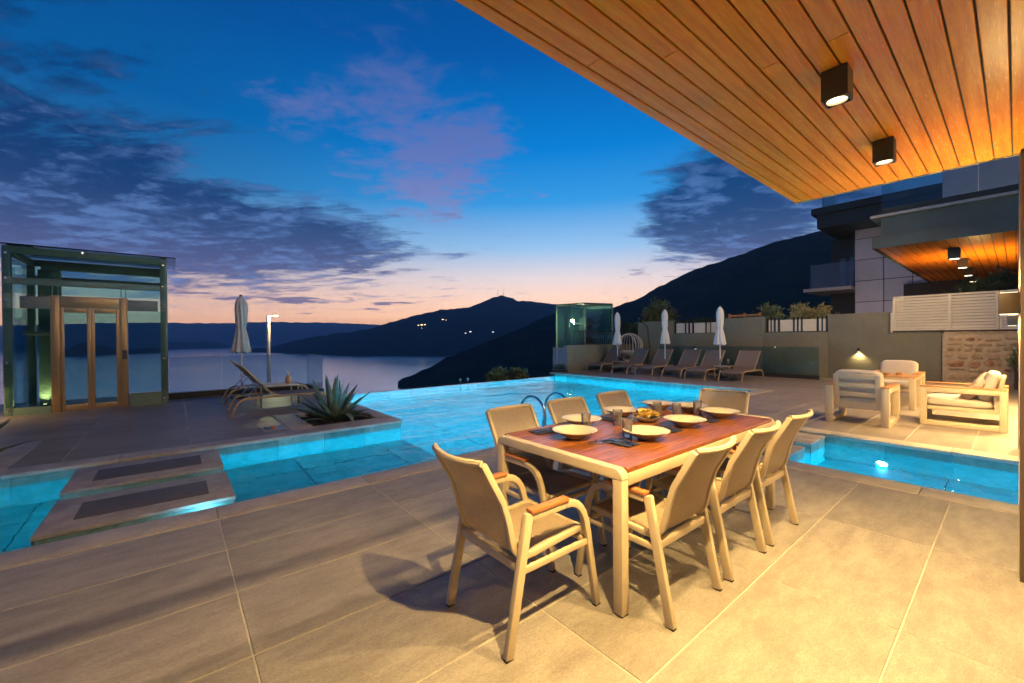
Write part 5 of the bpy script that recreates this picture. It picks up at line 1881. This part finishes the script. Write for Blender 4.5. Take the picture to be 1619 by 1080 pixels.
AP(b1.x - .6, txl - .05, 32.6, 37, pat(1290, 462, 33).z, pat(1290, 457, 33).z).build('balcony_slab', 'trim_pale', ap)
AP(b1.x - .3, txl - .05, 33.0, 33.03, pat(1290, 457, 33).z + .01, pat(1290, 419, 33).z).build('balcony_glass', 'window_glass', ap)
AP(b1.x + .2, txl - .05, 35.6, 36, 1.3, pat(1290, 362, 31).z).build('recess_wall', 'dark_slab', ap)
for q in (.7, 1.25, 2.0):
    AP(b1.x + q, b1.x + q + .35, 35.55, 35.59, pat(1290, 457, 33).z, pat(1290, 419, 33).z + .6).build('window', 'window_glass', ap)

t = thing('floodlight', 'added floodlight hidden in the neighbouring garden to brighten the grey tower', 'floodlight', (-5.2, 27.0, 1.30))  # added lamp, out of sight, there only to brighten the tower
B(-.03, .03, -.03, .03, 0, .3).build('stake', 'black_metal', t)
B(-.12, .12, -.05, .05, .301, .46).build('housing', 'black_metal', t)
B(-.10, .10, .0505, .054, .32, .44).build('lens', 'lens', t)
lamp('flood_lamp', 'SPOT', (0, .12, .40), 190.0, (1.0, .84, .74), (.05, 1, .45), 120, .8, .06, t)

# neighbour's glass lift
e0 = hz(925, 480, 22.5)
nl = thing('glass_lift', 'smaller lit glass lift house beyond the far pool corner', 'lift', (e0.x, e0.y, .2))
s1 = 2.0
ht = e0.z - .2
rl = hz(880, 484.5, 23.4)
u1 = Vector((rl.x - e0.x, rl.y - e0.y, 0))
w1 = u1.length
u1.normalize()
rr = hz(968, 487, 23.6)
u2 = Vector((rr.x - e0.x, rr.y - e0.y, 0))
w2 = u2.length
u2.normalize()


def bar_between(a, b, r, nm, m='lift_steel'):
    MB().tube([a, b], r, 4).build(nm, m, nl)


Zt = Vector((0, 0, ht))
cor = [Vector((0, 0, 0)), u1 * w1, u2 * w2, u1 * w1 + u2 * w2]
for c in cor: bar_between(c - Vector((0, 0, 1.2)), c + Zt - Vector((0, 0, .04)), .055, 'column')
for (a, b) in ((0, 1), (0, 2), (1, 3), (2, 3)):
    bar_between(cor[a] + Zt, cor[b] + Zt, .06, 'beam')
    m = MB()
    a_, b_ = cor[a], cor[b]
    nrm = (b_ - a_).cross(Vector((0, 0, 1))).normalized() * .006
    m.add([a_ - nrm - Vector((0, 0, 1)), b_ - nrm - Vector((0, 0, 1)), b_ - nrm + Zt, a_ - nrm + Zt, a_ + nrm - Vector((0, 0, 1)), b_ + nrm - Vector((0, 0, 1)), b_ + nrm + Zt, a_ + nrm + Zt],
          [(0, 1, 2, 3), (7, 6, 5, 4), (0, 4, 5, 1), (1, 5, 6, 2), (2, 6, 7, 3), (3, 7, 4, 0)])
    m.build('glass_panel', 'frost_glass' if b == 3 else 'lift_glass_clear', nl)
mid_ = (cor[1] * .66 + cor[2] * .12)
bar_between(mid_ - Vector((0, 0, 1)), mid_ + Zt, .05, 'guide_rail', 'black_metal')
m2 = cor[2] * .55 + cor[1] * .5
MB().obox((m2.x, m2.y, 1.2), (.55, .55, 2.2)).build('lift_car', 'black_metal', nl)
MB().obox((m2.x, m2.y, 2.0), (1.0, 1.0, .1)).build('car_roof', 'dark_slab', nl)
lp = hz(905, 507, 22.8)
t = thing('bulkhead_lamp', 'bright round lamp glowing inside the far glass lift', 'lamp', (lp.x, lp.y, lp.z))
MB().lathe([(.0, -.06), (.07, -.04), (.085, .0), (.07, .04), (.0, .06)], 16).build('bulb', 'lens_green', t, smooth=True)
MB().tube([(0, 0, .06), (0, 0, .2)], .012, 6).build('stem', 'black_metal', t)
lamp('lift_light', 'POINT', (0, 0, -.12), 100.0, (.88, 1.0, .60), radius=.08, parent=t)
structure('neighbour_deck', MB().box(-22, -12.4, 12.9, 24, -2.2, -1.5), 'earth')

# ================================================================== AIR
HAZE = True
if HAZE:
    hb = MB().box(-10950, 10950, -10950, 10950, -112, 521).build('haze', 'earth')
    hb['kind'] = 'stuff'
    m, nt, out = newmat('haze_air')
    pv = nt.nodes.new('ShaderNodeVolumePrincipled')
    pv.inputs['Color'].default_value = (0.42, 0.72, 1.0, 1)
    pv.inputs['Density'].default_value = HAZE_D
    nt.links.new(pv.outputs[0], out.inputs['Volume'])
    hb.data.materials.clear()
    hb.data.materials.append(m)
    hb.display_type = 'WIRE'
